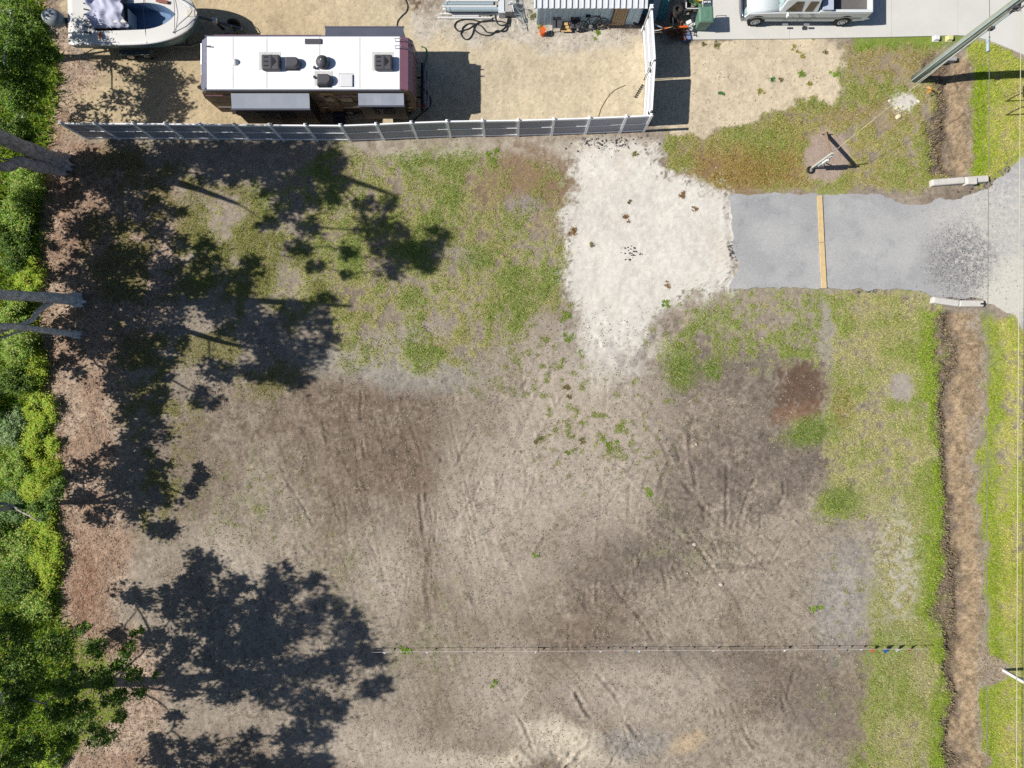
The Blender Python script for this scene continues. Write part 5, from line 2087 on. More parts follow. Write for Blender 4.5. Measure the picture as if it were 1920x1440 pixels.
m_wire_d = mat('wire_dark', A(128, 128, 118), rough=.5, var=.05)


def wire(x, z, sag, r, m, label, span_=(-40, 60), dx=0):
    pts = []
    for k in range(33):
        t = k / 32
        y = span_[0] + (span_[1] - span_[0]) * t
        dy = abs(y - PB.y) / 45.0
        pts.append((x + dx * (y - PB.y), y, z - sag * (1 - (1 - min(1, dy)) ** 2)))
    mb = MB()
    mb.tube(pts, r, 5)
    return tag(mb.build('overhead_wire', m, smooth=True), label, 'wire', 'overhead wires along the verge')


wire(PB.x + .02, 5.0, .35, .014, m_wire_d, 'lowest telephone cable crossing the pole along the verge', dx=-.004)
wire(PB.x + .2, 6.45, .25, .013, m_wire, 'pale neutral wire near the right edge of the picture')
wire(PB.x + .34, 6.6, .2, .014, m_wire_d, 'dark cable just right of the pale wire')
sp_ = P(1853, 82, 5.0)
spl = empty('cable_splice', (PB.x + .02, sp_.y, 4.9), label='grey splice case hanging on the telephone cable south of the pole', cat='splice case')
MB().tube([(0, -.3, 0), (0, .3, 0)], .075, 10).build('case', m_pvcg, spl)
for y in (-.3, .3):
    MB().box((0, y, .06), (.03, .03, .12)).build('hanger', m_black, spl)

# temporary power pole
TB = Q(1521, 316)
tp = empty('temporary_power_pole', (TB.x, TB.y, 0), label='short temporary power pole with meter boxes on the bare mound', cat='power pole')
m_grw = mat('grey_timber', A(206, 202, 190), rough=.8, var=.15)
MB().box((0, 0, 1.05), (.1, .1, 2.15)).build('post', m_grw, tp)
for z, w, h, c in ((1.25, .26, .5, m_white), (.75, .22, .3, m_pvcg), (1.75, .12, .3, m_white)):
    MB().box((.1, -.02, z), (.13, w, h), bevel=.015).build('meter_box', c, tp)
MB().lathe((.19, -.02, 1.3), [(.09, 0), (.09, .05), (.06, .08)], n=14, axis='X').build('meter', m_glass, tp)
MB().tube([(.0, .09, .1), (.0, .09, 2.35), (.05, .12, 2.45), (.14, .12, 2.42)], .025, 8).build('mast', m_alu, tp)
tb = Q(1547, 249)
mb = MB()
mb.bar((0, .03, 1.95), (tb.x - TB.x, tb.y - TB.y, .02), .022, .17)
mb.build('brace', mat('brace_timber', A(160, 138, 118), rough=.85, var=.2), tp)
MB().box((tb.x - TB.x, tb.y - TB.y - .1, .12), (.5, .05, .06)).build('stake', MATS['brace_timber'], tp)
for x, y in ((.45, .42), (.72, .1)):
    MB().bar((0, 0, 1.1), (x, y, .0), .03, .05).build('prop', MATS['brace_timber'], tp)
mb = MB()
mb.tube([(-.08 + .15 * math.cos(a), -.08 + .15 * math.sin(a), .09) for a in np.linspace(0, 2 * math.pi, 20, endpoint=False)], .045, 8, closed=True)
o = mb.build('cable_coil', m_hose)
o.location = (TB.x - .02, TB.y - .02, 0)
tag(o, 'dark cable coil ringed around the foot of the power pole', 'cable coil')
# service drop
a, b = Vector((TB.x + .1, TB.y + .12, 2.42)), Vector((PB.x - .1, PB.y - .25, 6.4))
pts = []
for k in range(25):
    t = k / 24
    p = a.lerp(b, t)
    p.z -= .5 * math.sin(math.pi * t)
    pts.append(p)
mb = MB()
mb.tube(pts, .009, 5)
tag(mb.build('service_drop', mat('wire_bright', A(226, 214, 176), rough=.4, var=.3, scale=2)), 'bright service wire from the tall pole down to the short power pole', 'wire')

# ------------------------------------------------------------------ planks across the drive
for (x0, y0, x1, y1), lb in (((1535.5, 368, 1539.5, 455), 'northern of two yellow planks laid end to end across the drive'), ((1539.5, 456, 1544, 541), 'southern of two yellow planks laid end to end across the drive')):
    a, b = Q(x0, y0, .07), Q(x1, y1, .07)
    mb = MB()
    mb.bar(a, b, .26, .045, bevel=.005)
    tag(mb.build('plank', mat('yellow_plank', A(228, 200, 148), rough=.75, var=.16, scale=4), origin=((a.x + b.x) / 2, (a.y + b.y) / 2, .05)), lb, 'plank', 'planks across the drive')

# culvert headwalls: pale filter tubes
m_sock = mat('pale_sock', A(220, 216, 208), rough=.85, var=.12, scale=4, bump=.3)


def sock(pix, label, r):
    pts = [Q(x, y) for x, y in pix]
    root = empty('culvert_headwall', (pts[0].x, pts[0].y, 0), label=label, cat='headwall', group='pale headwalls of the driveway culvert')
    o0 = pts[0]
    for a, b in zip(pts, pts[1:]):
        mb = MB()
        mb.bar(Vector((a.x - o0.x, a.y - o0.y, .09)), Vector((b.x - o0.x, b.y - o0.y, .09)), .34, .34, bevel=.07)
        mb.build('block', m_sock, root)
    return root


h1 = sock([(1742, 345), (1803, 340), (1848, 337)], 'pale northern culvert headwall with a square block in it', .15)
MB().box((Q(1814, 343).x - h1.location.x, Q(1814, 343).y - h1.location.y, .15), (.5, .34, .42), bevel=.03).build('marker_block', m_sock, h1)
h2 = sock([(1744, 563), (1793, 570), (1839, 570)], 'pale southern culvert headwall bent in the middle', .15)
MB().box((Q(1834, 571).x - h2.location.x, Q(1834, 571).y - h2.location.y, .27), (.16, .08, .05)).build('tie', m_black, h2)
q = Q(1780, 112)
hw = empty('culvert_block', (q.x, q.y, -.25), label='grey concrete culvert end under the utility pole', cat='culvert')
MB().box((0, 0, .15), (.62, .22, .5), bevel=.03).build('block', mat('grey_conc', A(176, 172, 172), rough=.9, var=.15), hw)
MB().tube([(0, -.14, .02), (0, .3, .02)], .14, 12).build('pipe_mouth', m_black, hw)
q = P(1787, 100, .15)
tag(MB().box((q.x, q.y, .02), (.34, .16, .03), .5, bevel=.005).build('white_board', m_white, origin=(q.x, q.y, 0)), 'white board lying at the foot of the culvert end', 'board')
for px, lb, c in ((1754, 'white square utility cover by the concrete drive', A(240, 240, 238)), (1779, 'cream square utility cover by the concrete drive', A(226, 222, 160))):
    q = Q(px, 73)
    r = empty('utility_box', (q.x, q.y, 0), label=lb, cat='utility box', group='utility covers by the drive')
    MB().box((0, 0, .08), (.27, .23, .18), bevel=.03).build('lid', mat('cover_%d' % px, c, rough=.6, var=.06), r)
    MB().box((0, 0, .0), (.34, .3, .06), bevel=.01).build('rim', MATS['cover_%d' % px], r)
q = Q(1734, 176)
mk = empty('marker_flag', (q.x, q.y, gz(q.x, q.y)), label='orange survey marker flag in the grass below the pole', cat='marker')
MB().tube([(0, 0, -.05), (.02, .02, .5)], .008, 5).build('stake', m_alu, mk)
mb = MB()
for a in (.2, 1.8, 3.6, 5.0):
    mb.quad((0, 0, .5), (math.cos(a) * .2, math.sin(a) * .2, .42), (math.cos(a + .5) * .24, math.sin(a + .5) * .24, .34), (math.cos(a + .7) * .08, math.sin(a + .7) * .08, .46))
mb.build('ribbon', mat('orange_ribbon', A(240, 160, 60), rough=.7), mk)


def rock(px, py, s, label, c):
    q = Q(px, py)
    bm = bmesh.new()
    bmesh.ops.create_icosphere(bm, subdivisions=2, radius=s)
    for v in bm.verts:
        f = 1 + .25 * math.sin(v.co.x * 9 / s * .3 + px) * math.cos(v.co.y * 7 / s * .3 + py)
        v.co = Vector((v.co.x * f, v.co.y * f * .85, max(-.3 * s, v.co.z * .55)))
    me = bpy.data.meshes.new('rock')
    bm.to_mesh(me)
    bm.free()
    o = link('rock', me, mat('rock_%d' % c[0], A(*c), rough=.9, var=.15, scale=6))
    o.location = (q.x, q.y, gz(q.x, q.y) + .12 * s)
    return tag(o, label, 'rock', 'pale rocks on the lawn')


rock(1684, 219, .16, 'squarish cream rock below the white rubble patch', (236, 224, 180))
rock(1668, 189, .09, 'small pale rock left of the white rubble patch', (224, 216, 206))
rock(1681, 203, .1, 'pale yellow rock just above the squarish cream rock', (228, 220, 170))
rock(1690, 200, .08, 'small yellow rock right of the rubble patch bottom', (222, 214, 170))
rock(1722, 190, .09, 'pale rock right of the white rubble patch', (226, 218, 206))
rock(1302, 1021, .11, 'lone pale stone in the middle of the tyre tracks', (206, 196, 182))
rock(1352, 1096, .10, 'round pale stone south of the tyre tracks', (216, 202, 190))
rock(1305, 833, .07, 'small white stone north of the tyre tracks', (222, 214, 204))

# curved mailbox posts at the right edge
m_mail = mat('mailbox_grey', A(178, 176, 180), rough=.5, var=.1)
for px, py, lb in ((1886, 190, 'upper of two curved post mailboxes at the right edge'), (1886, 216, 'lower of two curved post mailboxes at the right edge')):
    q = Q(px, py)
    mbx = empty('mailbox', (q.x, q.y, gz(q.x, q.y)), label=lb, cat='mailbox', group='mailboxes on curved posts')
    mb = MB()
    mb.tube([(0, 0, -.1), (.0, 0, .5), (.1, .02, .9), (.35, .02, 1.08), (.7, .0, 1.1)], .03, 8)
    mb.build('curved_post', m_dkwood, mbx)
    mb = MB()
    pr = [(-.09 + .0, 1.12), (.09, 1.12), (.09, 1.22)] + [(.09 * math.cos(a), 1.22 + .09 * math.sin(a)) for a in np.linspace(.3, math.pi - .3, 7)] + [(-.09, 1.22)]
    mb.prism(pr, .45, .95, 'X')
    mb.build('letter_box', m_mail, mbx)
q = Q(1881, 1256)
wm = empty('mailbox', (q.x, q.y, gz(q.x, q.y)), label='white timber mailbox post on the verge near the bottom right', cat='mailbox')
MB().box((0, 0, .65), (.14, .14, 1.4)).build('post', m_white, wm)
MB().box((.55, 0, 1.2), (1.2, .13, .14)).build('arm', m_white, wm)
MB().bar((.05, 0, .8), (.45, 0, 1.14), .09, .09).build('brace', m_white, wm)
mb = MB()
pr = [(-.09, 1.27), (.09, 1.27), (.09, 1.4)] + [(.09 * math.cos(a), 1.4 + .09 * math.sin(a)) for a in np.linspace(.3, math.pi - .3, 7)] + [(-.09, 1.4)]
mb.prism(pr, .75, 1.25, 'X')
mb.build('letter_box', m_mail, wm)

# ------------------------------------------------------------------ pennant string line across the lot
ends = [P(697, 1223, .45), P(1010, 1221.5, .45), P(1372, 1219.5, .45), P(1742, 1217, .45)]
for i, p in enumerate(ends):
    o = empty('survey_stake', (p.x, p.y, gz(p.x, p.y)), label=['westernmost stake of the string line in tree shade', 'second stake of the string line from the tree', 'third stake of the string line from the tree', 'easternmost stake of the string line on the green band'][i], cat='stake', group='stakes of the string line')
    MB().box((0, 0, .22), (.035, .035, .5)).build('stake_body', m_tan, o)
    MB().box((0, 0, .455), (.04, .04, .03)).build('painted_tip', m_org if i % 2 else m_white, o)
mb = MB()
pts = []
for a, b in zip(ends, ends[1:]):
    for k in range(12):
        t = k / 12
        p = a.lerp(b, t)
        p.z = .46 - .05 * math.sin(math.pi * t)
        pts.append(p)
pts.append(ends[-1])
mb.tube(pts, .010, 5)
tag(mb.build('string_line', mat('white_string', A(216, 212, 206), rough=.7, var=.1)), 'thin white string stretched across the whole lot', 'string')
m_pen = {'white': m_white, 'red': mat('pennant_red', A(196, 92, 60), rough=.7), 'blue': mat('pennant_blue', A(52, 112, 176), rough=.6), 'navy': mat('pennant_navy', A(52, 58, 96), rough=.7), 'pink': mat('pennant_pink', A(206, 160, 150), rough=.7), 'grey': mat('pennant_grey', A(96, 88, 84), rough=.7)}
base_me = None
spots = [(720, 'white', .16), (800, 'white', .14), (888, 'navy', .1), (912, 'grey', .1), (1004, 'white', .16), (1082, 'grey', .1), (1104, 'navy', .1), (1126, 'white', .14), (1148, 'red', .12), (1172, 'blue', .13), (1198, 'white', .16), (1244, 'grey', .1), (1290, 'grey', .1), (1338, 'white', .16), (1424, 'grey', .1), (1472, 'white', .15),
         (1525, 'pink', .13), (1566, 'red', .13), (1590, 'navy', .13), (1616, 'white', .14), (1638, 'red', .26), (1662, 'blue', .42), (1685, 'white', .36), (1708, 'red', .34)]
where = {}
for i, (px, c, s_) in enumerate(spots):
    y = 1223 - (px - 697) * 6 / 1045.0
    p = P(px, y, .43)
    mb = MB()
    mb.quad((-s_ * .5, 0, 0), (s_ * .5, 0, 0), (.02, -s_ * .8, -s_ * .45), (-.02, -s_ * .8, -s_ * .46))
    o = mb.build('pennant', m_pen[c], thick=0.004)
    o.location = p
    o.rotation_euler = (rnd.uniform(-.1, .3), 0, rnd.uniform(-.3, .3))
    ordn = ['first', 'second', 'third', 'fourth', 'fifth', 'sixth', 'seventh', 'eighth', 'ninth', 'tenth', 'eleventh', 'twelfth', 'thirteenth', 'fourteenth', 'fifteenth', 'sixteenth', 'seventeenth', 'eighteenth', 'nineteenth', 'twentieth', 'twenty first', 'twenty second', 'twenty third', 'last'][i]
    tag(o, ordn + ' pennant from the tree shade along the string, ' + c, 'pennant', 'pennants on the string line')
#==
# ------------------------------------------------------------------ trees, shrubs, weeds
m_needle = attr_mat('pine_needle', transl=.08, rough=.7, spec=.2)
m_leaf = attr_mat('leaf', transl=.45, rough=.55, spec=.3)
m_bark = mat('pine_bark', A(206, 194, 190), rough=.9, var=.55, scale=4, bump=.9, fine=22)
m_bark_g = mat('grey_bark', A(240, 236, 234), rough=.9, var=.5, scale=3.5, bump=.8, fine=18)


def leaf_mesh(centres, radii, counts, size, elong, cols, r, flat=.75, sub=5, droop=0.0, up=1.0, sp=.5):
    V, F, Cc = [], [], []
    base = 0
    for (cx, cy, cz), rad, n in zip(centres, radii, counts):
        k = sub
        sc = r.normal(0, 1, (k, 3))
        sc /= np.linalg.norm(sc, axis=1)[:, None] + 1e-6
        sc *= rad * r.uniform(.35, .8, (k, 1))
        which = r.integers(0, k, n)
        p = r.normal(0, 1, (n, 3))
        p /= np.linalg.norm(p, axis=1)[:, None]
        p *= rad * sp * np.abs(r.normal(0, .62, (n, 1)))
        p = p + sc[which]
        p[:, 2] *= flat
        p += (cx, cy, cz)
        a = r.normal(0, 1, (n, 3))
        a[:, 2] = a[:, 2] * .6 / up - droop
        a /= np.linalg.norm(a, axis=1)[:, None]
        b = np.cross(a, r.normal(0, 1, (n, 3)) * .6 + np.array([0, 0, up]))
        b /= np.linalg.norm(b, axis=1)[:, None] + 1e-6
        L = size * r.uniform(.6, 1.35, (n, 1))
        W = L / elong
        q = np.stack([p - a * L * .5, p + b * W * .5, p + a * L * .5, p - b * W * .5], 1)
        V.append(q.reshape(-1, 3))
        F.append((np.arange(4 * n).reshape(n, 4) + base))
        base += 4 * n
        tone = r.uniform(.75, 1.25, (k, 1))[which]
        c = cols[r.integers(0, len(cols), n)] * r.uniform(.7, 1.35, (n, 1)) * tone
        Cc.append(c)
    return np.concatenate(V), np.concatenate(F), np.clip(np.concatenate(Cc), .005, .6)


def limb_mesh(trunk, nodes_c, r0, mb, rr, thin=.02, each=None):
    """grow limbs from a trunk polyline to cluster centres"""
    nodes = [Vector(p) for p in trunk]
    order = sorted(range(len(nodes_c)), key=lambda i: min((Vector(nodes_c[i]) - n_).length for n_ in nodes))
    for i in order:
        c = Vector(nodes_c[i])
        best = min(nodes, key=lambda n_: (c - n_).length + 1.2 * max(0, n_.z - c.z + .6))
        d = c - best
        if d.length < .25:
            continue
        mid = best + d * .5 + Vector((rr.uniform(-.15, .15), rr.uniform(-.15, .15), rr.uniform(-.05, .2))) * d.length
        rad = min(.11, thin + .014 * d.length)
        if each:
            mb = MB()
        mb.tube([best, best.lerp(mid, .5) + Vector((0, 0, .03)), mid, mid.lerp(c, .5), c], [rad, rad * .85, rad * .7, rad * .5, rad * .3], 6)
        if each:
            mb.build('branch', each[0], each[1])
        nodes.append(mid)
        nodes.append(c)


def spline(pts, n=6):
    pts = [Vector(p) for p in pts]
    out = []
    for i in range(len(pts) - 1):
        p0, p1, p2, p3 = pts[max(i - 1, 0)], pts[i], pts[i + 1], pts[min(i + 2, len(pts) - 1)]
        for t in np.linspace(0, 1, n, endpoint=False):
            out.append(.5 * ((2 * p1) + (p2 - p0) * t + (2 * p0 - 5 * p1 + 4 * p2 - p3) * t * t + (3 * p1 - p0 - 3 * p2 + p3) * t ** 3))
    out.append(pts[-1])
    return out


def tree(name, label, base, trunks, blobs, group, leafcol, seed, size=.2, elong=2.0, density=980, bark=None, sub=18, fine=()):
    """trunks: list of (points, radii); blobs: (x,y,z,r) world"""
    r = np.random.default_rng(seed)
    rr = random.Random(seed)
    base = Vector(base)
    root = empty(name, base, label=label, cat='tree', group=group)
    tb_ = MB()
    allpts = []
    for pts, rad in trunks:
        sp3 = spline([Vector(p) - base for p in pts])
        rads = np.interp(np.linspace(0, 1, len(sp3)), np.linspace(0, 1, len(rad)), rad)
        tb_.tube(sp3, [float(x * (1 + .06 * math.sin(i * 1.3))) for i, x in enumerate(rads)], 14)
        allpts += sp3[len(sp3) // 3:]
    for v_ in tb_.bm.verts:
        f = .035 * (math.sin(v_.co.z * 5.1 + v_.co.x * 17) + math.sin(v_.co.y * 19 - v_.co.z * 3.3)) + rr.uniform(-.02, .02)
        v_.co += Vector((v_.co.y % .37 - .18, v_.co.x % .31 - .15, 0)) * f * 2.0
    tb_.build('trunk', bark or m_bark, root, smooth=True)
    rt = MB()
    for pts, rad in trunks[:2]:
        b0 = Vector(pts[0]) - base
        if b0.z > .5:
            continue
        for k in range(7):
            a = k * .9 + rr.uniform(-.3, .3)
            l_ = rad[0] * rr.uniform(1.25, 1.7)
            d = Vector((math.cos(a), math.sin(a), 0))
            rt.tube([b0 + d * rad[0] * .3 + Vector((0, 0, .55)), b0 + d * rad[0] * .95 + Vector((0, 0, .22)), b0 + d * l_ * .75 + Vector((0, 0, .1)), b0 + d * l_ + Vector((.05, .08, .04))], [rad[0] * .5, rad[0] * .42, rad[0] * .28, rad[0] * .1], 7)
    rt.build('root_flare', bark or m_bark, root, smooth=True)
    cs = [tuple(Vector(b[:3]) - base) for b in blobs]
    mb = MB()
    limb_mesh(allpts, cs, .1, mb, rr)
    mb.build('branches', bark or m_bark, root)
    cnt = [max(30, int(density * b[3] * b[3])) for b in blobs]
    V, F, C_ = leaf_mesh(cs, [b[3] for b in blobs], cnt, size, elong, leafcol, r, sub=sub)
    np_mesh('crown', V, F, C_, m_needle, root)
    if fine:
        cs = [tuple(Vector(b[:3]) - base) for b in fine]
        limb_mesh(allpts, cs, .1, None, rr, each=(bark or m_bark, root))
        cnt = [max(60, int(2600 * b[3] * b[3])) for b in fine]
        V, F, C_ = leaf_mesh(cs, [b[3] for b in fine], cnt, .13, 2.6, leafcol * 1.45, r, sub=16, up=1.8)
        np_mesh('lower_crown', V, F, C_, m_leaf, root)
    return root


def from_shadow(lst, seed, zcap=15.5, extra=1.5):
    """foliage clumps high enough to stand outside the frame whose shade falls on the given ground spots"""
    rr = random.Random(seed)
    out = []
    for sx, sy, rp in lst:
        z = 2.5
        while z < zcap:
            ix = 960 + (sx - KX * S * z - 960) / (1 - z / H)
            if ix < -rp * 1.25 - 6:
                break
            z += .25
        z = min(zcap, z + rr.uniform(0, extra))
        g = Q(sx - KX * S * z, sy + KY * S * z)
        out.append((g.x, g.y, z, rp / S))
    return out


PINE = 1.7 * np.array([A(74, 104, 42), A(92, 118, 50), A(58, 88, 40), A(120, 128, 60)])
OAK = 1.6 * np.array([A(70, 100, 36), A(96, 126, 40), A(56, 84, 34), A(120, 138, 50)])
LIME_ = 1.75 * np.array([A(150, 190, 40), A(176, 204, 50), A(120, 168, 44), A(196, 212, 70)])
BRIGHT = 1.75 * np.array([A(134, 170, 58), A(110, 148, 50), A(160, 190, 76), A(88, 122, 46), A(182, 198, 112)])

TG = 'tall pines along the left edge'
shA = [(150, 300, 30), (210, 340, 36), (330, 320, 30), (400, 300, 34), (450, 290, 34), (520, 300, 40), (580, 305, 36), (480, 330, 26), (560, 360, 30), (630, 300, 22), (760, 480, 24), (720, 470, 26), (300, 340, 26), (250, 290, 28), (185, 325, 45), (235, 300, 42), (300, 292, 38), (355, 285, 38), (420, 285, 42), (485, 290, 46), (550, 285, 46), (608, 288, 34), (622, 325, 30), (572, 330, 40), (520, 345, 38), (600, 368, 38), (640, 350, 18), (690, 385, 24), (728, 382, 20), (705, 428, 36), (745, 450, 38), (785, 470, 38), (818, 448, 28),
       (800, 498, 24), (735, 508, 24), (655, 475, 18), (650, 515, 13), (572, 425, 28), (560, 465, 24), (540, 395, 30), (500, 418, 20), (470, 300, 30), (440, 330, 26), (390, 330, 24), (590, 500, 20), (340, 300, 30), (265, 330, 30)]
shB = [(120, 380, 34), (150, 350, 30), (300, 500, 40), (320, 520, 30), (300, 560, 34), (230, 340, 30), (280, 380, 30), (200, 500, 40), (170, 600, 40), (220, 560, 40), (400, 570, 34), (450, 590, 34), (510, 650, 40), (540, 700, 30), (250, 385, 46), (205, 425, 44), (290, 430, 30), (240, 490, 50), (180, 470, 44), (190, 545, 50), (250, 560, 46), (330, 455, 26), (385, 470, 28), (395, 520, 44), (350, 545, 40), (440, 545, 46), (470, 505, 26), (300, 600, 42), (250, 630, 40), (425, 600, 36), (480, 615, 46), (535, 590, 44), (590, 595, 34), (612, 635, 26),
       (560, 660, 42), (515, 690, 46), (560, 712, 24), (475, 690, 34), (615, 560, 20), (150, 430, 30), (140, 520, 34), (330, 400, 20)]
shC = [(230, 720, 34), (270, 700, 34), (250, 780, 34), (280, 770, 30), (300, 700, 24), (250, 850, 34), (270, 910, 34), (220, 900, 30), (260, 660, 40), (130, 610, 34), (180, 650, 34), (120, 680, 22), (330, 640, 28), (300, 740, 24), (300, 660, 34), (240, 690, 40), (265, 745, 38), (285, 805, 36), (215, 735, 22), (400, 690, 26), (425, 702, 22), (392, 745, 26), (375, 750, 16), (235, 875, 40), (285, 875, 36), (290, 930, 34), (245, 945, 38), (160, 880, 32), (155, 930, 26), (185, 968, 24), (310, 992, 28), (335, 940, 9), (250, 820, 26), (160, 640, 34), (200, 600, 40), (150, 700, 18), (290, 990, 18), (205, 845, 18)]
shD = [(300, 1425, 32), (350, 1405, 26), (425, 1440, 32), (330, 1345, 20), (400, 1455, 30), (580, 1440, 34), (510, 1462, 38), (450, 1405, 22), (605, 1430, 28), (540, 1385, 26), (372, 1046, 26), (385, 1085, 38), (345, 1095, 20), (312, 1112, 22), (240, 1110, 26), (275, 1122, 24), (330, 1140, 36), (390, 1155, 46), (440, 1092, 26), (528, 1082, 34), (520, 1122, 40), (590, 1092, 24), (610, 1140, 36), (560, 1170, 46), (645, 1165, 34), (668, 1205, 44), (702, 1235, 34), (722, 1282, 24), (690, 1292, 26), (620, 1250, 46),
       (560, 1250, 46), (500, 1200, 46), (450, 1215, 40), (400, 1235, 34), (330, 1215, 38), (285, 1195, 30), (225, 1195, 26), (310, 1265, 36), (350, 1290, 30), (520, 1310, 36), (580, 1322, 42), (622, 1335, 34), (560, 1372, 32), (608, 1382, 28), (540, 1425, 34), (485, 1432, 28), (390, 1400, 24), (360, 1435, 22), (430, 1270, 30), (470, 1160, 34), (480, 1290, 30), (300, 1390, 24), (470, 1380, 20)]
shE = [(205, 118, 24), (245, 140, 26), (285, 160, 30), (160, 205, 22), (215, 185, 30), (300, 195, 34), (340, 195, 26), (350, 150, 18), (255, 200, 30), (190, 225, 20), (230, 60, 16), (200, 80, 16), (150, 225, 22), (330, 220, 24)]


def W(px, py, z):
    return tuple(P(px, py, z))


bA = Q(116, 308)
tree('pine_tree', 'thick twin trunk pine at the left end of the white fence', (bA.x, bA.y, 0),
     [([(bA.x, bA.y + .1, -.1), W(62, 283, 2.0), W(0, 256, 4.0), (bA.x - .2, bA.y + .2, 7.5), (bA.x + .3, bA.y - .9, 11), (bA.x + .9, bA.y - 2.4, 14)], [.42, .36, .33, .27, .2, .08]),
      ([(bA.x - .1, bA.y - .25, -.1), W(70, 312, 1.6), W(36, 303, 2.6), W(0, 312, 3.6), (bA.x - 1.1, bA.y - 1.3, 6), (bA.x - 1.3, bA.y - 2.6, 9)], [.34, .29, .25, .22, .18, .08])],
     from_shadow(shA, 1), TG, PINE, 101)
bB = Q(145, 563)
tree('pine_tree', 'grey trunk pine level with the bare drive, thicker of the middle pair', (bB.x, bB.y, 0),
     [([(bB.x, bB.y, -.1), W(95, 558, 1.7), W(0, 552, 4.6), (bB.x - .4, bB.y - .5, 8), (bB.x + .2, bB.y - 1.0, 12)], [.32, .26, .22, .18, .08]),
      ([W(96, 566, 1.4), W(70, 585, 2.2), W(48, 606, 3.0), (bB.x - 1.2, bB.y - 2.2, 5)], [.13, .12, .1, .05])],
     from_shadow(shB, 2), TG, PINE, 102, bark=m_bark_g)
bC = Q(145, 628)
tree('pine_tree', 'slender pale trunk pine just below the thicker grey one', (bC.x, bC.y, 0),
     [([(bC.x, bC.y, -.1), W(80, 619, 2.2), W(0, 612, 4.6), (bC.x - .5, bC.y - .8, 7.0), (bC.x - .4, bC.y - 1.4, 9)], [.17, .15, .14, .11, .04])],
     from_shadow([b for b in shC if b[1] <= 830], 3), TG, OAK, 103, bark=m_bark_g)
bF = Q(30, 950)
tree('oak_tree', 'small oak behind the lime strip whose dark branch reaches over the mulch', (bF.x, bF.y, 0),
     [([(bF.x, bF.y, -.1), (bF.x - .1, bF.y + .1, 2.2), (bF.x - .2, bF.y, 4.2), (bF.x + .1, bF.y + .2, 6.5)], [.16, .13, .1, .04]),
      ([(bF.x - .15, bF.y + .05, 3.4), W(0, 944, 3.9), W(45, 962, 4.1), W(74, 978, 4.1)], [.08, .06, .04, .02])],
     from_shadow([b for b in shC if b[1] > 830], 6, extra=.8), 'trees along the left edge', OAK, 106, bark=m_bark,
     fine=[(*W(100, 925, 4.0), .5), (*W(60, 955, 4.2), .35), (*W(112, 905, 3.8), .35), (*W(85, 960, 4.0), .35), (*W(90, 940, 4.1), .4), (*W(75, 968, 4.0), .3)])
bD = Q(40, 1290)
vis = []
rv_ = random.Random(44)
for px, py, z, rp in ((40, 1190, 4.5, 40), (110, 1210, 4.6, 40), (180, 1215, 4.4, 34), (240, 1220, 4.2, 26), (60, 1260, 5.2, 44), (130, 1280, 5.0, 36), (190, 1270, 4.6, 36), (250, 1265, 4.3, 26), (30, 1330, 5.4, 44), (150, 1340, 5.0, 40), (190, 1380, 4.8, 36), (120, 1390, 5.0, 34), (60, 1400, 5.6, 44), (220, 1310, 4.5, 26),
                      (20, 1250, 5.4, 40), (260, 1300, 4.1, 18), (100, 1340, 5.0, 30), (30, 1440, 5.4, 40), (15, 1170, 5.0, 34), (150, 1180, 4.6, 18)):
    p = P(px, py, z)
    vis.append((p.x, p.y, z, rp / S * .7))
    for _ in range(2):
        vis.append((p.x + rv_.uniform(-1, 1) * rp / S, p.y + rv_.uniform(-1, 1) * rp / S, z + rv_.uniform(-.6, .3), rp / S * rv_.uniform(.25, .45)))
tree('pine_tree', 'large spreading pine filling the bottom left corner', (bD.x, bD.y, 0),
     [([(bD.x, bD.y, -.1), (bD.x - .1, bD.y + .1, 3), (bD.x - .2, bD.y, 6), (bD.x + .5, bD.y + .2, 10), (bD.x + 1.5, bD.y + .3, 13)], [.36, .3, .25, .16, .06])],
     from_shadow(shD, 4), TG, np.concatenate([PINE, OAK]), 104, fine=vis)
bE = Q(-30, 120)
oakv = []
for px, py, z, rp in ((20, 20, 3.6, 36), (60, 60, 3.5, 34), (90, 105, 3.2, 26), (30, 110, 3.8, 40), (60, 140, 3.5, 34), (95, 95, 3.2, 18), (25, 180, 3.6, 34), (60, 195, 3.2, 26), (15, 70, 4.0, 34), (40, 228, 2.6, 24), (70, 160, 3.3, 22), (10, 140, 3.9, 30), (108, 104, 3.1, 10), (50, 90, 3.6, 26)):
    p = P(px, py, z)
    oakv.append((p.x, p.y, z, rp / S * .9))
tree('oak_tree', 'dark green oak spreading over the top left corner beside the boat', (bE.x, bE.y, 0),
     [([(bE.x, bE.y, -.1), (bE.x + .1, bE.y, 2), (bE.x - .1, bE.y + .1, 4), (bE.x, bE.y, 6.5)], [.3, .25, .18, .06])],
     from_shadow(shE, 5, extra=.6), 'trees along the left edge', OAK, 105, density=520, size=.18, bark=m_bark_g, fine=oakv)

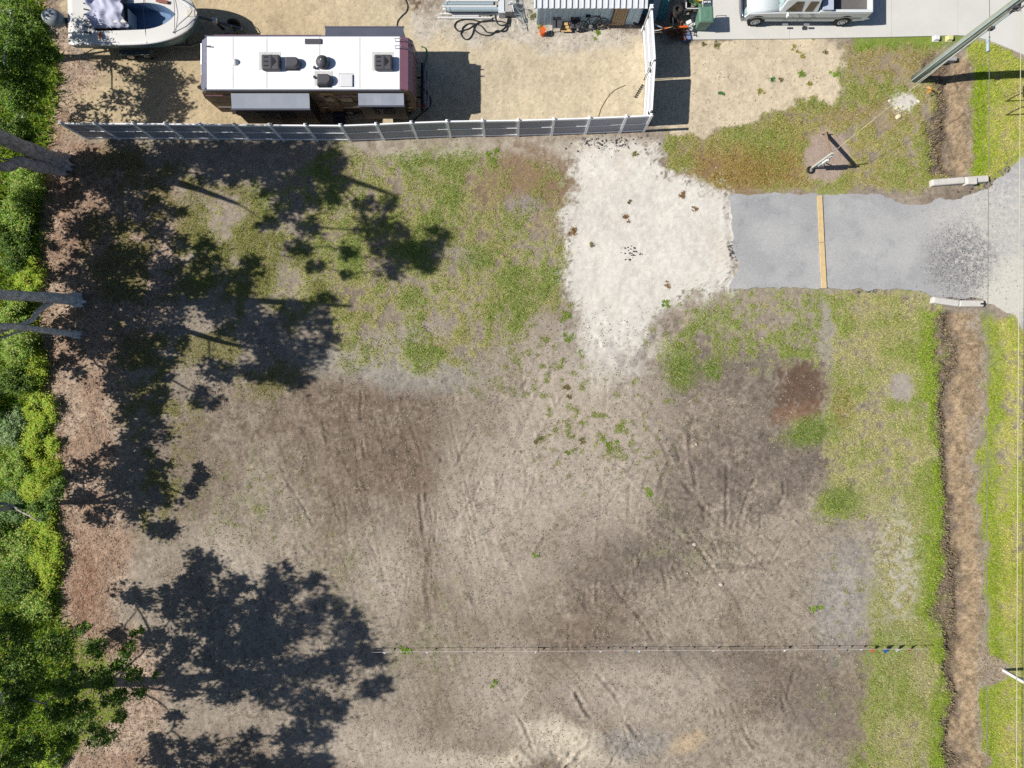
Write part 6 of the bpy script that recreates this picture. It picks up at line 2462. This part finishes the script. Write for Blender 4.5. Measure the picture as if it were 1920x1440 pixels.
# shrubs of the left edge
SH = 'shrubs along the left edge'
shrubs = [
    (20, 20, 1.4, 1.25, BRIGHT, 'bright green shrub in the very top left corner'),
    (15, 245, 1.0, .8, OAK, 'small dark shrub between the oak and the thick trunks'),
    (45, 345, .9, .95, BRIGHT, 'feathery bright shrub just below the thick twin trunk'),
    (20, 395, 1.2, .95, BRIGHT, 'leafy green shrub between the twin trunk and the dark hollow'),
    (45, 430, 1.0, .75, BRIGHT, 'medium green shrub above the grey trunk pine'),
    (25, 470, 1.3, .95, OAK, 'dark shrub halfway down the upper left edge'),
    (55, 515, .8, .65, LIME_, 'small yellow green shrub touching the grey trunk'),
    (25, 585, .9, .75, BRIGHT, 'pale green shrub between the two middle trunks'),
    (30, 650, 1.1, .95, BRIGHT, 'rounded green shrub just below the slender pale trunk'),
    (55, 690, .8, .75, LIME_, 'yellow green shrub at the top of the lime strip'),
    (20, 715, 1.3, .9, OAK, 'dark green shrub left of the lime strip top'),
    (20, 800, 1.0, .85, np.array([A(160, 190, 130), A(190, 206, 160), A(130, 170, 100), A(150, 184, 110)]), 'silvery pale shrub at the middle of the left edge'),
    (70, 770, .7, .75, LIME_, 'yellow lime shrub, uppermost of the bright strip'),
    (75, 830, .7, .75, LIME_, 'yellow lime shrub beside the silvery one'),
    (25, 870, 1.1, .95, BRIGHT, 'green shrub below the silvery one'),
    (72, 890, .7, .8, LIME_, 'yellow lime shrub just above the dark branch'),
    (60, 935, .8, .7, LIME_, 'lime shrub under the dark overhanging branch'),
    (25, 955, 1.0, .85, np.array([A(150, 184, 120), A(120, 164, 80), A(170, 196, 130), A(100, 140, 60)]), 'soft green shrub left of the dark branch'),
    (78, 1000, .7, .85, LIME_, 'yellow lime shrub just below the dark branch'),
    (30, 1030, 1.2, 1.0, BRIGHT, 'dense green shrub at the lower left edge'),
    (82, 1060, .7, .85, LIME_, 'second lowest yellow lime shrub of the strip'),
    (35, 1095, 1.3, 1.0, OAK, 'dark shrub left of the lowest lime shrub'),
    (86, 1115, .7, .7, np.concatenate([LIME_, BRIGHT]), 'lowest lime shrub, above the big pine'),
    (60, 1150, 1.0, .8, BRIGHT, 'green shrub at the top of the big pine crown'),
    (85, 1425, .7, .65, LIME_, 'small lime shrub at the bottom edge under the pine'),
    (-60, 420, 1.6, 1.4, BRIGHT, 'broad shrub outside the upper left edge'),
    (-60, 760, 1.6, 1.5, BRIGHT, 'broad shrub outside the middle left edge'),
    (-60, 1000, 1.6, 1.5, OAK, 'broad shrub outside the lower left edge'),
]
for i, (px, py, h, rad, cols, lb) in enumerate(shrubs):
    h = .42 if cols is LIME_ else h * (.38 if 720 < py < 1130 else .65)
    rad = rad * 1.25 if cols is LIME_ else rad * 1.1
    p = P(px, py, h * .8)
    r = np.random.default_rng(300 + i)
    root = empty('shrub', (p.x, p.y, 0), label=lb, cat='shrub', group=SH)
    cs, rs = [], []
    for k in range(14):
        a = r.uniform(0, 6.28)
        d = rad * .72 * math.sqrt(r.uniform(0, 1))
        cs.append((d * math.cos(a), d * math.sin(a) * (1.5 if cols is LIME_ else 1.15), h * r.uniform(.45, 1.0) * (1 - .35 * (d / rad) ** 2)))
        rs.append(rad * r.uniform(.28, .5))
    mb = MB()
    for c in cs:
        mb.tube([(0, 0, -.05), (c[0] * .5, c[1] * .5, c[2] * .6), c], [.03, .02, .008], 5)
    mb.build('stems', m_bark, root)
    cnt = [int((3200 if cols is LIME_ else 2600) * q * q) + 80 for q in rs]
    grassy = cols is LIME_
    V, F, C_ = leaf_mesh(cs, rs, cnt, .10 if not grassy else .11, 2.2 if not grassy else 3.0, cols * (1.15 if not grassy else 1.0), r, flat=.9 if not grassy else .5, sub=8, up=1.6 if not grassy else 2.6, sp=.7)
    np_mesh('foliage', V, F, C_, m_leaf, root)
# undergrowth carpet
ur = np.random.default_rng(91)
n = 60000
ux = ur.uniform(-29, -22.9, n)
uy = ur.uniform(-21, 21, n)
k = sdf(960 + ux * S, 720 - uy * S, WOODS) > -4 + 6 * ur.normal(0, 1, n)
ux, uy = ux[k], uy[k]
uc = np.concatenate([BRIGHT, OAK, LIME_])[ur.integers(0, 13, len(ux))] * ur.uniform(.6, 1.2, (len(ux), 1))
v, f, c = blades(ux, uy, gsample(ux, uy, gz_), ur, .34, .07, np.clip(uc, .01, .6), tilt=(.2, 1.2))
tag(np_mesh('undergrowth', v, f, c, m_leaf), 'low green undergrowth carpeting the ground below the left shrubs', 'undergrowth', kind='stuff')

# weeds on the sand and lime
WG = 'weed clumps on the open ground'
weeds = [(1521, 70, .28, 'g', 'yellow green weed at the edge of the concrete by the truck'), (1354, 177, .2, 'd', 'dark green weed alone on the sand by the gate shade'), (1452, 153, .22, 'd', 'dark green weed left of the larger sand weeds'), (1503, 140, .28, 'g', 'bright weed tuft in the middle of the sand'),
         (1561, 138, .28, 'g', 'bright weed tuft nearest the lawn on the sand'), (1518, 158, .2, 'y', 'yellow thin weed between the two bright tufts'), (1426, 172, .22, 'y', 'yellow thin weed left of the lawn corner'), (1505, 104, .16, 'y', 'small yellow weed in the upper sand'), (1490, 92, .14, 'y', 'tiny olive weed in the upper sand'),
         (1346, 85, .2, 'o', 'olive weed near the concrete corner'), (1320, 82, .13, 'o', 'tiny olive weed nearest the trash bin'), (1464, 150, .14, 'o', 'thin weed right beside the dark green sand weed'), (1280, 369, .3, 'b', 'larger brown weed at the right side of the lime rock'), (1176, 406, .24, 'b', 'round brown weed in the middle of the lime rock'),
         (1302, 392, .14, 'b', 'tiny brown weed below the larger brown one'), (1080, 432, .34, 'b', 'rust brown weed at the left rim of the lime rock'), (1108, 458, .12, 'o', 'tiny olive weed at the left of the lime rock'), (1180, 378, .1, 'o', 'tiny dark weed above the round brown one'), (1250, 535, .16, 'b', 'brown weed at the lower end of the lime rock'),
         (1063, 593, .3, 'g', 'upper green weed at the lower left lime rim'), (1067, 632, .38, 'g', 'larger green weed at the lower left lime rim'), (1062, 725, .2, 'o', 'olive weed in the fading lime'), (1068, 745, .15, 'o', 'small olive weed right below another in the fading lime'), (1145, 830, .36, 'g', 'green weed patch on soil below the lime'), (1092, 822, .24, 'o', 'olive weed left of the green patch below the lime'),
         (1012, 825, .24, 'o', 'olive weed on soil far left of the lime tail'), (928, 1280, .26, 'g', 'yellow green weed below the string line'), (1004, 1041, .22, 'g', 'green weed in the middle of the lot'), (1528, 1145, .32, 'g', 'green weed on the grey patch near the right grass'), (1063, 850, .14, 'g', 'tiny green weed below the olive weeds'), (764, 1225, .34, 'g', 'green weed under the string beside the tree shade'),
         (1248, 570, .22, 'g', 'green weed where lime meets the east grass'), (930, 290, .4, 'g', 'green weed close to the fence'), (1218, 925, .28, 'g', 'pale green weed left of the tyre tracks'), (1120, 66, .2, 'g', 'green weed below the dry branch'), (1013, 48, .18, 'y', 'yellow weed by the orange bucket'), (998, 36, .26, 'o', 'dry weed at the shed corner'), (1190, 290, .16, 'o', 'olive weed at the upper lime rim by the fence'),
         (1545, 98, .12, 'o', 'tiny weed near the right rim of the sand')]
wc = {'g': np.array([A(150, 180, 70), A(170, 196, 80), A(126, 160, 60)]), 'd': np.array([A(92, 146, 88), A(110, 160, 96)]), 'y': np.array([A(196, 190, 104), A(176, 174, 90)]), 'o': np.array([A(150, 146, 88), A(130, 124, 80)]), 'b': np.array([A(176, 138, 92), A(150, 112, 76), A(190, 158, 110)])}
for i, (px, py, s_, kd, lb) in enumerate(weeds):
    q = Q(px, py)
    r = np.random.default_rng(700 + i)
    root = empty('weed', (q.x, q.y, gz(q.x, q.y)), label=lb, cat='weed', group=WG)
    n = int(160 * (s_ / .3) ** 1.3) + 20
    k = r.integers(3, 7)
    lc = r.normal(0, s_ * .45, (k, 2))
    wh = r.integers(0, k, n)
    px_, py_ = lc[wh, 0] + r.normal(0, s_ * .16, n), lc[wh, 1] + r.normal(0, s_ * .16, n)
    cols = wc[kd][r.integers(0, len(wc[kd]), n)] * r.uniform(.7, 1.4, (n, 1))
    v, f, c = blades(px_, py_, np.zeros(n), r, .10, .045, np.clip(cols, .01, .6), tilt=(.7, 1.45))
    np_mesh('leaves', v, f, c, m_grass, root)
    MB().tube([(0, 0, -.03), (0, 0, .05)], .015, 5).build('stem', m_bark, root)
